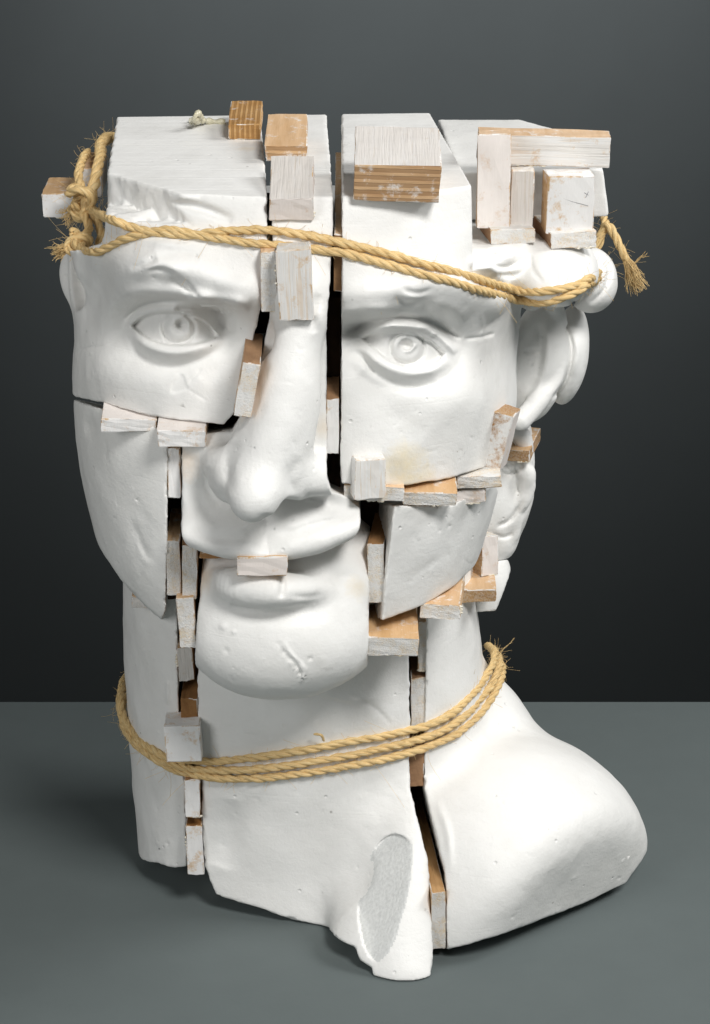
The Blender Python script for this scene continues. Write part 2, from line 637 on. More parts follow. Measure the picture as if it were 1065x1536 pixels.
R.ring((269, 492), (14, 13), 4, .5)
R.blob((272, 487), (9, 8), -2.8, p=4)
R.stroke([(262, 487), (268, 494), (277, 490)], 2.5, .9, 0)
R.stroke([(247, 472), (243, 490), (250, 512)], 2.0, -.8)
# eyebrow tufts and frown folds
R.stroke([(196, 404), (222, 394), (236, 386)], 5, -1.2, .3)
R.stroke([(212, 408), (240, 404), (262, 412)], 4, -1.0, .3)
R.blob((228, 400), (16, 7), 1.4, -20)
R.blob((258, 402), (18, 8), 1.6, 25)
R.stroke([(252, 420), (276, 428), (290, 446)], 6, -1.6, .3)
R.stroke([(266, 424), (284, 432), (300, 448)], 3.5, -1.2, .25)
R.stroke([(236, 384), (268, 378), (300, 386)], 12, -1.4, .3)
R.blob((250, 366), (36, 9), 1.8, 8)
R.blob((330, 395), (40, 40), -1.5)
# temple and cheek
R.blob((150, 432), (17, 48), -4.0, 8)
R.blob((128, 420), (12, 60), -2)
R.blob((188, 470), (20, 20), -1.6)
R.blob((190, 568), (60, 40), 2.2)
R.blob((322, 590), (24, 44), -2.2, 12)
R.stroke([(350, 512), (335, 545), (300, 570)], 14, -1.2, .3)
R.step([(258, 575), (268, 560), (275, 563), (283, 584), (262, 590), (256, 588)], -.5, 3)
R.stroke([(280, 578), (296, 560), (302, 552)], 2, -.5)
R.stroke([(282, 584), (300, 595), (312, 603)], 1.6, -.4)
R.stroke([(113, 530), (130, 522), (160, 518)], 1.5, -.3)
# broken hairline along the sawn top
R.stroke([(150, 318), (180, 304), (205, 306), (225, 300), (262, 305), (300, 312), (350, 330)], 7, -2.6, .1)
R.stroke([(150, 300), (190, 290), (225, 288), (260, 294), (300, 300)], 6, 2.0, .2)
R.blob((180, 330), (26, 16), 2.2)
R.blob((196, 322), (12, 9), -1.6)
# --- brow and socket on the viewer's right
R_UP = [(543, 508), (558, 502), (580, 499), (606, 500), (630, 505), (650, 515), (666, 531)]
R_LO = [(666, 531), (652, 545), (632, 552), (608, 550), (584, 541), (564, 526), (548, 513)]
R_OPEN = np.vstack([crom(R_UP), crom(R_LO)])
R.step(R_OPEN, -3.3, 4)
R.dome((606, 525), (60, 34), 1.4)
R.stroke([(518, 514), (545, 498), (575, 490), (605, 489), (635, 493), (660, 506), (684, 530)], 5.5, 2.6, .08)
R.stroke([(520, 503), (545, 486), (578, 478), (610, 477), (642, 482), (668, 495), (694, 508)], 4, -2.0, .15)
R.stroke([(696, 508), (720, 506), (742, 500)], 2.2, -.7, .2)
R.stroke([(522, 516), (545, 524), (565, 542), (590, 556), (620, 561), (650, 556), (674, 540)], 6, 1.6, .2)
R.stroke([(524, 526), (545, 538), (562, 558), (592, 576), (625, 581), (655, 572)], 6.5, -1.8, .35)
R.stroke([(543, 536), (556, 552), (566, 560)], 3, -.9)
R.ring((611, 522), (26, 24), 3.0, -1.4)
R.ring((611, 522), (18, 16), 5, .5)
R.blob((609, 518), (9, 8), -2.8, p=4)
R.stroke([(604, 523), (613, 527), (622, 519)], 2.5, 1.0, 0)
R.blob((636, 489), (8, 5), 1.0, 15, 4)
R.blob((652, 501), (4, 4), .8, 0, 4)
R.stroke([(590, 446), (612, 456), (640, 449)], 5, -1.3, .3)
R.stroke([(602, 432), (625, 440), (652, 432)], 4, -.9, .3)
R.blob((620, 446), (16, 6), 1.2, 5)
R.blob((726, 474), (22, 60), -3.0, -10)
R.blob((690, 600), (52, 44), 2.4)
R.stroke([(540, 560), (580, 610), (640, 650)], 26, -1.4, .3)
R.stroke([(722, 510), (725, 490), (722, 470)], 2, .4)
# side of face before the ear
scars(R, [(120, 380, 390, 620), (520, 400, 760, 700)], 34, 3)


def skin(P):
    return wob(P, 38) * .32 + wob(P + 50, 11) * .09


def chips(P):
    return wob(P, 5) * .25 + wob(P + 31, 19) * .3 + np.maximum(wob(P + 11, 9) - .75, 0) * 1.6


PIECES = []
ONLY = os.environ.get('ONLY', '')


def piece(code, name, label, solid, lo, hi, vox=1.0):
    if ONLY and code not in ONLY:
        return
    PIECES.append((code, name, label, solid, lo, hi, vox))


def cut(poly, y0, e, k=.6, amt=.75):
    f = prism(poly, y0, e)

    def g(P):
        return f(P) + chips(P) * amt
    g.box = None
    return ('i', g, k)


def bounds(poly, y0, y1, pad=14):
    Q = np.array([W(u, v, y) for u, v in poly for y in (y0, y1)])
    lo = Q.min(0) - pad; hi = Q.max(0) + pad
    lo[1] = y0; hi[1] = y1
    lo[2] = max(lo[2], -2)
    hi[2] = min(hi[2], 362)
    return lo, hi


top = half((0, 0, TOPZ), (0, 0, 1))
FLOOR = ('s', half((0, 0, .5), (0, 0, 1)), .5)


def back(y):
    return half((0, y, 0), (-.06, 1, 0))


def both(*fs):
    def f(P):
        d = fs[0](P)
        for g in fs[1:]:
            d = np.maximum(d, g(P))
        return d
    f.box = None
    return f
def ysurf0(sol, u, v):
    t = np.linspace(0, 1, 481)[:, None]
    P = (W(u, v, -140) * (1 - t) + W(u, v, 100) * t).astype(np.float32)
    return float(P[np.nonzero(sol(P) < 0)[0][0], 1])


# ------------------------------------------------------------------ plaster fragments
# brow and eye on the viewer's left
A = Solid(('u', HEAD, 0), ('relief', R, 40), ('add', skin))
A.add(('s', ell(W(120, 415, -14), (6, 12, 13), (0, -6, 0)), 5), ('u', tube([W(122, 384, 4), W(106, 386, 4), W(100, 408, 4), W(105, 434, 2), W(116, 456, 0)], [2.4, 3.0, 3.2, 3.2, 2.6]), 2))
A.add(cut([(157, 60), (157, 345), (150, 364), (118, 374), (40, 374), (40, 592), (118, 602), (150, 605), (235, 625), (310, 632), (336, 634), (349, 620), (367, 558), (384, 488), (397, 430), (400, 345), (399, 60)], -65, (-.05, 1, -.28)),
      ('i', top, .8), ('i', back(82), .8))
ha = WZ(157, 258, TOPZ); hb = WZ(397, 326, TOPZ); hn = np.array([-(hb - ha)[1], (hb - ha)[0], 0]); hn = hn / np.linalg.norm(hn)
A.add(('s', both(lambda P: (P - ha.astype(np.float32)) @ hn.astype(np.float32) + wob(P + 5, 26) * 1.0 + wob(P, 7) * .2, lambda P: 345 + .05 * (P[:, 0] + 60) - P[:, 2] + wob(P + 77, 18) * 2.2 + wob(P + 3, 6) * .5), 1.2))
piece('A', 'eye_fragment', "plaster fragment with a carved eye above the blade-shaped cheek, sawn flat on top", A, *bounds([(80, 250), (410, 660)], -100, 90), .86)

# forehead strip, nose and upper lip
RB = Relief()
RB.m[:] = R.m
RB.stroke([(401, 782), (400, 805), (404, 838)], 1.6, -.5, .1)
RB.stroke([(402, 770), (398, 800), (396, 830)], 12, -1.6, .2)
RB.stroke([(452, 742), (480, 752), (520, 760)], 9, -1.2, .3)
RB.stroke([(430, 800), (470, 785), (520, 778)], 2, -.4, .3)
RB.stroke([(280, 690), (276, 740), (292, 790)], 16, 1.6, .3)
RB.stroke([(310, 700), (312, 730), (330, 760)], 8, -1.4, .35)
RB.stroke([(400, 570), (425, 572), (440, 574), (455, 569)], 1.1, -.22, .3)
RB.stroke([(354, 664), (341, 698), (350, 742)], 9, -1.0, .3)
RB.stroke([(446, 684), (434, 716), (440, 742)], 8, -.8, .3)
RB.blob((478, 480), (14, 22), 2.2)
RB.stroke([(472, 500), (468, 470), (476, 440)], 8, -1.8, .3)
scars(RB, [(400, 480, 490, 700), (290, 700, 540, 830)], 40, 5)
RB.stroke([(282, 796), (325, 808), (365, 804), (394, 790)], 8, -1.2, .25)
RB.stroke([(406, 790), (440, 800), (490, 786), (538, 774)], 8, -1.0, .25)
NOSE = Solid(('u', HEAD, 0))
NOSE.add(('u', tube([W(446, 436, -84), W(442, 490, -91), W(432, 550, -97), W(418, 620, -103), W(402, 680, -107), W(390, 720, -109)], [8.5, 7.4, 7.8, 8.4, 9, 9.2]), 14))
NOSE.add(('u', tube([W(462, 446, -83), W(460, 500, -89), W(454, 560, -93), W(444, 630, -96), W(430, 690, -98)], [9, 7.5, 8, 9, 10]), 12))
NOSE.add(('u', tube([W(415, 560, -88), W(398, 620, -92), W(374, 680, -96)], [6, 8, 9]), 12))
NOSE.add(('u', ell(W(380, 743, -111), (10.2, 14, 11)), 10))
NOSE.add(('u', ell(W(338, 712, -90), (8.5, 15, 11), (0, 0, 20)), 9))
NOSE.add(('u', tube([W(418, 732, -102), W(452, 720, -96), W(484, 716, -88)], [6.5, 8.5, 8.5]), 8))
NOSE.add(('s', tube([W(424, 764, -110), W(442, 762, -90)], [4, 5.5], smooth=False), 4))
NOSE.add(('u', ell(W(405, 806, -82), (42, 12, 12)), 12))


def lip(pts, rad, sink):
    return tube([W(u_, v_, ysurf0(NOSE, u_, v_) + sink) for u_, v_ in pts], rad)


lipL = lip([(285, 806), (325, 818), (365, 824), (398, 828)], [4, 6.5, 7.5, 6.5], 4.0)
lipR = lip([(408, 828), (440, 822), (485, 812), (530, 795)], [6.5, 7.5, 6.5, 4], 4.0)
NOSE.add(('u', lipL, 7), ('u', lipR, 7))
NOSE.add(('s', tube([W(402, 784, -99), W(402, 806, -99)], [5, 4], smooth=False), 8))
NOSE.add(('relief', RB, 40), ('add', skin))
NOSE.add(cut([(403, 60), (408, 345), (412, 400), (404, 480), (390, 545), (370, 610), (348, 648), (300, 655), (272, 665), (272, 900), (541, 900), (541, 765), (520, 747), (497, 738), (490, 715), (490, 480), (500, 345), (498, 60)], -85, (-.025, 1, -.25)))
NOSE.add(('i', prism([(150, 20), (150, 800), (272, 817), (300, 828), (335, 837), (385, 844), (404, 840), (440, 838), (480, 830), (541, 804), (700, 760), (700, 20)], -85, (-.025, 1, -.22)), 7))
NOSE.add(('i', top, .8), ('i', back(82), .8))
piece('B', 'nose_fragment', "tall narrow plaster fragment with the nose and the upper lip", NOSE, *bounds([(255, 250), (555, 850)], -134, 90))

# lower lip and chin
RC = Relief()
RC.stroke([(345, 911), (385, 918), (425, 921), (465, 918), (495, 912)], 14, -2.2, .4)
RC.blob((512, 866), (16, 12), -1.8)
RC.blob((312, 872), (10, 14), -1.4)
RC.stroke([(423, 862), (424, 880), (421, 898)], 5, -1.6, .2)
RC.stroke([(430, 893), (460, 895), (485, 891)], 4, -.7, .35)
RC.stroke([(416, 962), (428, 982), (446, 1000), (452, 1022)], 2.5, -.8, .3)
RC.stroke([(424, 960), (436, 980), (456, 1000), (460, 1012)], 2.2, .6, .3)
for _k in range(16):
    _t = _k / 15
    RC.blob((418 + 38 * _t + 3 * math.sin(_k * 2.3), 965 + 55 * _t ** .9), (2.6, 2.2), (.5 if _k % 3 else -.6) * (.4 + .6 * _t), 40 * _k, 3)
RC.stroke([(448, 996), (455, 1008), (453, 1025)], 3, 1.0, .2)
RC.blob((335, 940), (6, 5), .5, 0, 3)
RC.blob((350, 948), (4, 3), .6, 0, 3)
RC.blob((340, 976), (5, 4), -.5, 40, 3)
RC.blob((465, 988), (3.5, 2.5), -.8, 0, 4)
scars(RC, [(310, 900, 540, 1020)], 34, 9)
C = Solid(('u', ell(W(427, 880, -36), (55, 48, 45)), 0))
C.add(('u', ell(W(416, 966, -71), (32, 21, 20)), 24))
C.add(('u', tube([W(318, 872, -71), W(352, 877, -83), W(392, 884, -89), W(420, 886, -89.5), W(452, 884, -85), (W(484, 882, -78))], [3.5, 7.5, 9.5, 8.5, 6.5, 3]), 6))
C.add(('relief', RC, 40), ('add', skin))
C.add(cut([(300, 837), (340, 837), (400, 843), (440, 836), (485, 827), (540, 804), (556, 818), (554, 860), (551, 1100), (285, 1100), (293, 960), (298, 900)], -84, (0, 1, -.22)), ('i', back(20), .8))
piece('C', 'chin_fragment', "plaster fragment with the lower lip and the chin, scratched below", C, *bounds([(280, 820), (565, 1050)], -125, 35))

# cheek and jaw on the viewer's left
RD = Relief()
RD.stroke([(196, 780), (205, 800), (214, 822), (222, 842)], 6, -.5, .3)
RD.stroke([(204, 812), (214, 835), (228, 852)], 4, .3, .3)
RD.stroke([(158, 660), (160, 675), (158, 690)], 2, -.4)
RD.blob((135, 640), (9, 14), -1.0)
scars(RD, [(130, 640, 245, 880)], 26, 11)
D = Solid(('u', HEAD, 0), ('relief', RD, 60), ('add', skin))
D.add(cut([(20, 1200), (20, 590), (118, 603), (150, 612), (235, 640), (250, 650), (400, 660), (400, 1200)], -45, (-.08, 1, -.31)))
D.add(cut([(60, 300), (250, 300), (250, 800), (248, 916), (243, 929), (215, 905), (182, 868), (60, 690)], -45, (-.08, 1, -.41)), ('i', back(60), .8))
piece('D', 'cheek_fragment', "plaster cheek fragment tapering to a blade point beside the mouth", D, *bounds([(90, 590), (262, 950)], -85, 70))

# brow, eye, ear and hair on the viewer's right
RE = Relief()
RE.m[:] = R.m
RE.stroke([(855, 455), (872, 448), (895, 425)], 3, -2.0, .2)
RE.stroke([(845, 480), (858, 520), (850, 570), (828, 598)], 3, -1.6, .15)
RE.stroke([(858, 500), (866, 530), (858, 565)], 5, .9, .2)
RE.stroke([(735, 392), (752, 402), (775, 396), (790, 384)], 4, -1.6, .2)
RE.stroke([(745, 412), (775, 412), (800, 398)], 4, -1.4, .2)
RE.stroke([(795, 380), (800, 405), (815, 425)], 3, -1.0, .2)
RE.stroke([(830, 392), (835, 415), (832, 432)], 3, -.8, .2)
RE.stroke([(700, 392), (735, 400), (760, 412)], 8, 2.0, .3)
RE.stroke([(700, 415), (735, 425), (765, 440)], 9, -1.8, .3)
RE.stroke([(785, 529), (800, 527), (814, 530)], 4, -1.2, .2)
RE.stroke([(902, 384), (914, 405), (905, 436), (884, 456)], 3.5, -1.6, .2)
RE.stroke([(815, 480), (822, 520), (812, 570), (790, 600)], 6, 1.2, .25)
RE.stroke([(806, 485), (812, 520), (802, 565)], 5, -1.0, .25)
RE.blob((797, 543), (4.5, 6), .9, 0, 4)
EYE = Solid(('u', HEAD, 0))
EYE.add(('u', ell(W(826, 402, -10), (20.5, 38, 14), (0, 4, 0)), 4))
EYE.add(('u', ell(W(768, 398, -22), (16, 16, 8), (0, 14, 0)), 3))
EYE.add(('u', ell(W(886, 420, 32), (12, 20, 14.5)), 1.5))
EYE.add(('u', ell(W(852, 533, 44), (9, 18, 23), (0, 8, 0)), 1.5))
EYE.add(('u', ell(W(805, 542, 27), (14, 14, 29), (0, 9, 0)), 3))
EYE.add(('s', ell(W(803, 505, 8), (7.5, 10, 15), (0, 6, 0)), 4))
EYE.add(('s', ell(W(800, 560, 8), (6, 8, 13), (0, 8, 0)), 4))
EYE.add(('u', tube([W(796, 452, 14), W(820, 446, 18), W(836, 470, 22), W(840, 520, 24), (W(832, 565, 20)), W(808, 600, 13), W(782, 632, 6)], [4, 4.2, 3.7, 3.7, 4.0, 4.6, 4.2]), 2))
EYE.add(('relief', RE, 70), ('add', skin))
wl = np.array(WZ(700, 265, TOPZ)); wb = np.array(WZ(657, 190, TOPZ))
wn = np.array([-(wb - wl)[1], (wb - wl)[0], 0]); wn = wn if wn[0] > 0 else -wn
LEDGE = 322.0


def ledge_f(P):
    return LEDGE - P[:, 2] + wob(P, 22) * .8 + wob(P + 9, 8) * .3


EYE.add(('s', both(lambda P: -((P - wl.astype(np.float32)) @ (wn / np.linalg.norm(wn)).astype(np.float32)), ledge_f), .8))
EYE.add(cut([(513, 60), (513, 470), (511, 700), (512, 722), (600, 727), (680, 717), (740, 703), (770, 660), (1000, 640), (1000, 60)], -65, (-.005, 1, -.28)), ('i', top, .8), ('i', back(82), .8))
piece('E', 'eye_fragment', "plaster fragment with a carved eye, the ear and curls of hair, under the wood frame", EYE, *bounds([(500, 250), (920, 745)], -100, 90), .86)

# slab of plaster standing on the ledge behind the wood frame
FTOP = 345.0
fl = WZ(690, 262, FTOP); fb = WZ(657, 179, FTOP); fr = WZ(908, 262, FTOP)
fn = np.array([(fb - fl)[1], -(fb - fl)[0], 0]); fn = -fn if fn[0] > 0 else fn
F = Solid(('u', half((0, 0, FTOP), (0, 0, 1)), 0), ('i', half((0, 0, LEDGE + 1.5), (0, 0, -1)), .8), ('i', half(fl, fn), .8), ('i', half((0, fl[1], 0), (.1, -1, 0)), .8),
          ('i', half(fr, (1, 0, .15)), 1.5), ('i', half((0, 121, 0), (0, 1, 0)), .8), ('i', half(WZ(905, 212, FTOP), (1, .75, 0)), 1.5), ('add', lambda P: chips(P) * .25))
piece('F', 'slab_fragment', "flat plaster slab standing on a ledge behind the wood frame", F, (fb[0] - 8, fl[1] - 8, LEDGE - 2), (fr[0] + 12, 128, FTOP + 5), 1.3)

# jaw on the viewer's right
RG = Relief()
RG.stroke([(600, 880), (640, 850), (680, 825)], 5, -.25, .3)
scars(RG, [(590, 770, 720, 890)], 24, 13)
G = Solid(('u', HEAD, 0), ('relief', RG, 60), ('add', skin))
G.add(cut([(584, 757), (680, 757), (760, 728), (800, 760), (740, 850), (690, 881), (640, 906), (569, 928), (574, 850)], -60, (-.12, 1, -.33)), ('i', back(60), .8))
piece('G', 'cheek_fragment', "plaster jaw fragment with a straight sawn edge below the long wood shims", G, *bounds([(560, 740), (770, 945)], -90, 70))

# hair at the nape
RH_ = Relief()
RH_.stroke([(735, 690), (760, 712), (785, 700)], 3, -1.6, .2)
RH_.stroke([(745, 790), (765, 780), (785, 750)], 3, -1.6, .2)
RH_.stroke([(738, 800), (755, 806), (770, 800)], 2.5, -1.2, .2)
RH_.stroke([(778, 690), (772, 720), (780, 745)], 2.5, -1.0, .2)
HAIR = Solid(('u', tube([W(772, 650, 62), W(776, 690, 60), W(770, 740, 58), W(752, 790, 56), W(738, 825, 54)], [8, 9, 10, 10, 8]), 0))
HAIR.add(('u', ell(W(768, 695, 54), (10, 9, 12)), 3), ('u', ell(W(782, 725, 58), (5.5, 8, 9)), 2), ('u', ell(W(762, 770, 52), (9, 9, 12), (0, 20, 0)), 3),
         ('u', ell(W(742, 812, 50), (10, 9, 9)), 3), ('u', ell(W(716, 760, 50), (18, 14, 34)), 6))
for q, rr_ in (([(745, 680), (770, 690), (790, 712), (786, 742)], 4.5), ([(796, 728), (778, 756), (748, 772)], 4.5), ([(735, 745), (756, 752), (772, 775), (764, 800)], 4), ([(778, 778), (764, 806), (738, 816)], 4), ([(760, 640), (782, 655), (792, 690)], 4.5)):
    HAIR.add(('u', tube([W(u_, v_, 47) for u_, v_ in q], [rr_ * .6] + [rr_] * (len(q) - 2) + [rr_ * .6]), 1.2))
HAIR.add(('relief', RH_, 90), ('add', skin), cut([(690, 632), (800, 632), (802, 700), (800, 850), (690, 850)], 55, (0, 1, -.35)), ('i', half(W(740, 826, 54), (-.2, 0, -1)), .8))
piece('H', 'hair_fragment', "plaster fragment of knotted curls at the nape below the ear", HAIR, *bounds([(680, 630), (815, 850)], 30, 90))
NAPE = Solid(('u', ell(W(728, 880, 48), (13, 18, 22)), 0), ('add', skin), cut([(690, 830), (742, 842), (768, 838), (766, 856), (742, 915), (700, 918)], 45, (0, 1, -.38)))
piece('H', 'hair_fragment', "small broken plaster wedge at the nape behind the tan shims", NAPE, *bounds([(680, 820), (780, 925)], 20, 80))

# neck and shoulder
RI = Relief()
scars(RI, [(195, 900, 265, 1280)], 22, 17)
RI.stroke([(250, 1020), (252, 1040), (250, 1056)], 3, .8, .2)
NL = Solid(('u', NECK, 0), ('relief', RI, 90), ('add', skin))
NL.add(cut([(100, 840), (266, 860), (268, 960), (271, 1090), (279, 1170), (281, 1294), (262, 1296), (240, 1292), (215, 1290), (205, 1282), (100, 1200)], 20, (-.05, 1, -.44)), ('i', back(110), .8), FLOOR)
piece('I', 'neck_fragment', "narrow plaster neck fragment split off beside a column of small wood shims", NL, *bounds([(160, 800), (290, 1310)], -30, 115))

RJ = Relief()
RJ.stroke([(400, 1060), (450, 1050), (500, 1055)], 16, -1.0, .3)
RJ.stroke([(430, 1028), (480, 1045), (540, 1062)], 5, -.7, .3)
RJ.stroke([(470, 1040), (520, 1050), (570, 1046)], 4, .6, .3)
RJ.stroke([(520, 1040), (560, 1060), (590, 1090)], 3, -.5, .3)
RJ.stroke([(330, 1300), (345, 1250), (350, 1200)], 22, -2.2, .3)
scars(RJ, [(320, 1050, 600, 1330)], 40, 19)
NJ = Solid(('u', NECK, 0))


NJ.add(('u', tube([W(560, 1240, -16), W(562, 1330, -28), WZ(548, 1425, 0)], [12, 14, 18]), 20))
NJ.add(('u', tube([W(640, 1180, -14), W(624, 1260, -32), W(612, 1350, -50), WZ(608, 1458, -4)], [9, 12, 15, 17]), 18))
q1, q2, q3 = [W(u_, v_, ysurf0(NJ, u_, v_)) for u_, v_ in ((611, 1266), (557, 1338), (572, 1428))]
fn_ = np.cross(q2 - q1, q3 - q1); fn_ = fn_ / np.linalg.norm(fn_); fn_ = -fn_ if fn_[1] > 0 else fn_
print('facet', q1, q2, q3, fn_)
q1 = q1 - fn_ * .5
FE = ell(W(585, 1348, (q1[1] + q2[1] + q3[1]) / 3), (14, 34, 28), (0, 8, 0))
NJ.add(('s', both(half(q1, -fn_), FE), .4))
NJ.add(('relief', RJ, 60), ('add', skin))
NJ.add(cut([(297, 850), (296, 1080), (300, 1200), (304, 1300), (322, 1344), (350, 1352), (400, 1366), (440, 1380), (480, 1388), (496, 1390), (515, 1404), (532, 1410), (540, 1428), (556, 1438), (560, 1456), (600, 1467), (641, 1464), (645, 1400), (640, 1290), (614, 1180), (615, 1100), (612, 850)], -30, (0, 1, -.45), amt=1.2), ('i', back(110), .8), FLOOR)
piece('J', 'neck_fragment', "broad plaster front of the neck with a broken lower rim", NJ, *bounds([(285, 900), (660, 1475)], -110, 115))

RK = Relief()
RK.stroke([(655, 1200), (672, 1250), (676, 1310)], 6, 1.0, .3)
scars(RK, [(680, 1120, 930, 1380)], 36, 23)
NK = Solid(('u', NECK, 0))
NK.add(('u', ell((70, 3, 12), (70.5, 75, 63)), 9))
NK.add(('u', ell(W(745, 1090, 45), (16, 22, 26), (0, -30, 0)), 14))
NK.add(('i', half(WZ(700, 1425, 0) + np.array([9, -9, 0]), (.66, -.70, -.26)), 12))
NK.add(('relief', RK, 60), ('add', skin))
NK.add(cut([(642, 850), (640, 1100), (638, 1175), (666, 1310), (668, 1422), (760, 1397), (850, 1366), (920, 1342), (948, 1328), (1000, 1262), (1000, 800), (700, 800)], -40, (0, 1, -.52)), ('i', back(110), .8), ('s', half((0, 0, 3), (-.03, 0, 1)), .5))
piece('K', 'shoulder_fragment', "plaster fragment of neck and rounded shoulder propped just above the table", NK, *bounds([(600, 900), (1000, 1440)], -90, 115))

# added plaster piece closing the back of the head to block light
BK = Solid(('u', ell((-20, 95, 190), (82, 30, 175)), 0), ('i', half((0, 85, 0), (0, -1, 0)), .8), ('i', half((0, 0, 315), (0, 0, 1)), .8), FLOOR)
piece('Z', 'rear_light_blocker', "added plaster piece behind the sawn slabs, blocking light", BK, (-135, 80, -2), (85, 130, 345), 3.0)

# ------------------------------------------------------------------ assemble
bust = link('plaster_head', None)
bust.empty_display_size = .05
bust['label'] = "white plaster head sawn into fragments, wedged apart with wood blocks and bound with twine"
bust['category'] = "sculpture"
import time
for code, name, label, solid, lo, hi, vox in PIECES:
    t0 = time.time()
    V, tr, qd = polygonize(solid, lo, hi, QUAL * vox)
    me = mesh_from(name, V, tr, qd, flip=True)
    _n = np.zeros(len(me.polygons) * 3, np.float32); me.polygons.foreach_get('normal', _n)
    _c = np.zeros(len(me.polygons) * 3, np.float32); me.polygons.foreach_get('center', _c)
    if ((_c.reshape(-1, 3) - _c.reshape(-1, 3).mean(0)) * _n.reshape(-1, 3)).sum() < 0:
        me.flip_normals()
        me.update()
        print('flipped', name)
    o = link(name, me, PLASTER, bust)
    if code == 'J':
        me.materials.append(SCRAPED)
        nrm = np.zeros(len(me.polygons) * 3, np.float32); me.polygons.foreach_get('normal', nrm)
        ctr = np.zeros(len(me.polygons) * 3, np.float32); me.polygons.foreach_get('center', ctr)
        ok = (np.abs((ctr.reshape(-1, 3) / MM - q1) @ fn_) < .5) & (nrm.reshape(-1, 3) @ fn_ > .90) & (FE((ctr.reshape(-1, 3) / MM).astype(np.float32)) < -.1)
        print('facet faces', ok.sum())
        me.polygons.foreach_set('material_index', ok.astype(np.int32))
    if hi[2] > 350:
        me.materials.append(SAWN)
        nrm = np.zeros(len(me.polygons) * 3, np.float32); me.polygons.foreach_get('normal', nrm)
        ctr = np.zeros(len(me.polygons) * 3, np.float32); me.polygons.foreach_get('center', ctr)
        me.polygons.foreach_set('material_index', ((nrm[2::3] > .9) & (ctr[2::3] > .350)).astype(np.int32))
    o['label'] = label
    print(name, len(V), round(time.time() - t0, 1))
# ------------------------------------------------------------------ wood blocks and shims
SOLIDS = dict(A=A, B=NOSE, C=C, D=D, E=EYE, G=G, I=NL, J=NJ, K=NK)


def ysurf(code, u, v, y0=-140.0, y1=100.0):
    """depth at which the sight line of a photo pixel meets a fragment"""
    d0 = W(u, v, y0); d1 = W(u, v, y1)
    t = np.linspace(0, 1, 481)[:, None]
    P = (d0 * (1 - t) + d1 * t).astype(np.float32)
    f = np.minimum.reduce([SOLIDS[c](P) for c in code])
    k = np.nonzero(f < 0)[0]
    return float(P[k[0], 1]) if len(k) else None


def sep(nt, coord='Object'):
    tc = nt.nodes.new('ShaderNodeTexCoord')
    s = nt.nodes.new('ShaderNodeSeparateXYZ')
    nt.links.new(tc.outputs[coord], s.inputs[0])
    return tc, s


def mapped_noise(nt, scale, detail=4, rough=.6, rnd=True):
    tc = nt.nodes.new('ShaderNodeTexCoord')
    mp = nt.nodes.new('ShaderNodeMapping')
    mp.inputs['Scale'].default_value = scale
    nt.links.new(tc.outputs['Object'], mp.inputs['Vector'])
    if rnd:
        oi = nt.nodes.new('ShaderNodeObjectInfo')
        ml = nt.nodes.new('ShaderNodeMath'); ml.operation = 'MULTIPLY'; ml.inputs[1].default_value = 37
        nt.links.new(oi.outputs['Random'], ml.inputs[0])
        cb = nt.nodes.new('ShaderNodeCombineXYZ')
        for i in range(3):
            nt.links.new(ml.outputs[0], cb.inputs[i])
        nt.links.new(cb.outputs[0], mp.inputs['Location'])
    n = nt.nodes.new('ShaderNodeTexNoise')
    n.inputs['Scale'].default_value = 1
    n.inputs['Detail'].default_value = detail
    n.inputs['Roughness'].default_value = rough
    nt.links.new(mp.outputs[0], n.inputs['Vector'])
    return n


def stripes(nt, axis, period, wobble=.0004):
    """sharp layer pattern (0..1) along a local axis"""
    tc, s = sep(nt)
    n = mapped_noise(nt, (60, 60, 60), 2)
    a = nt.nodes.new('ShaderNodeMath'); a.operation = 'MULTIPLY_ADD'
    nt.links.new(n.outputs[0], a.inputs[0]); a.inputs[1].default_value = wobble
    nt.links.new(s.outputs['XYZ'.index(axis)], a.inputs[2])
    d = nt.nodes.new('ShaderNodeMath'); d.operation = 'DIVIDE'; d.inputs[1].default_value = period
    nt.links.new(a.outputs[0], d.inputs[0])
    f = nt.nodes.new('ShaderNodeMath'); f.operation = 'FRACT'
    nt.links.new(d.outputs[0], f.inputs[0])
    return f.outputs[0]


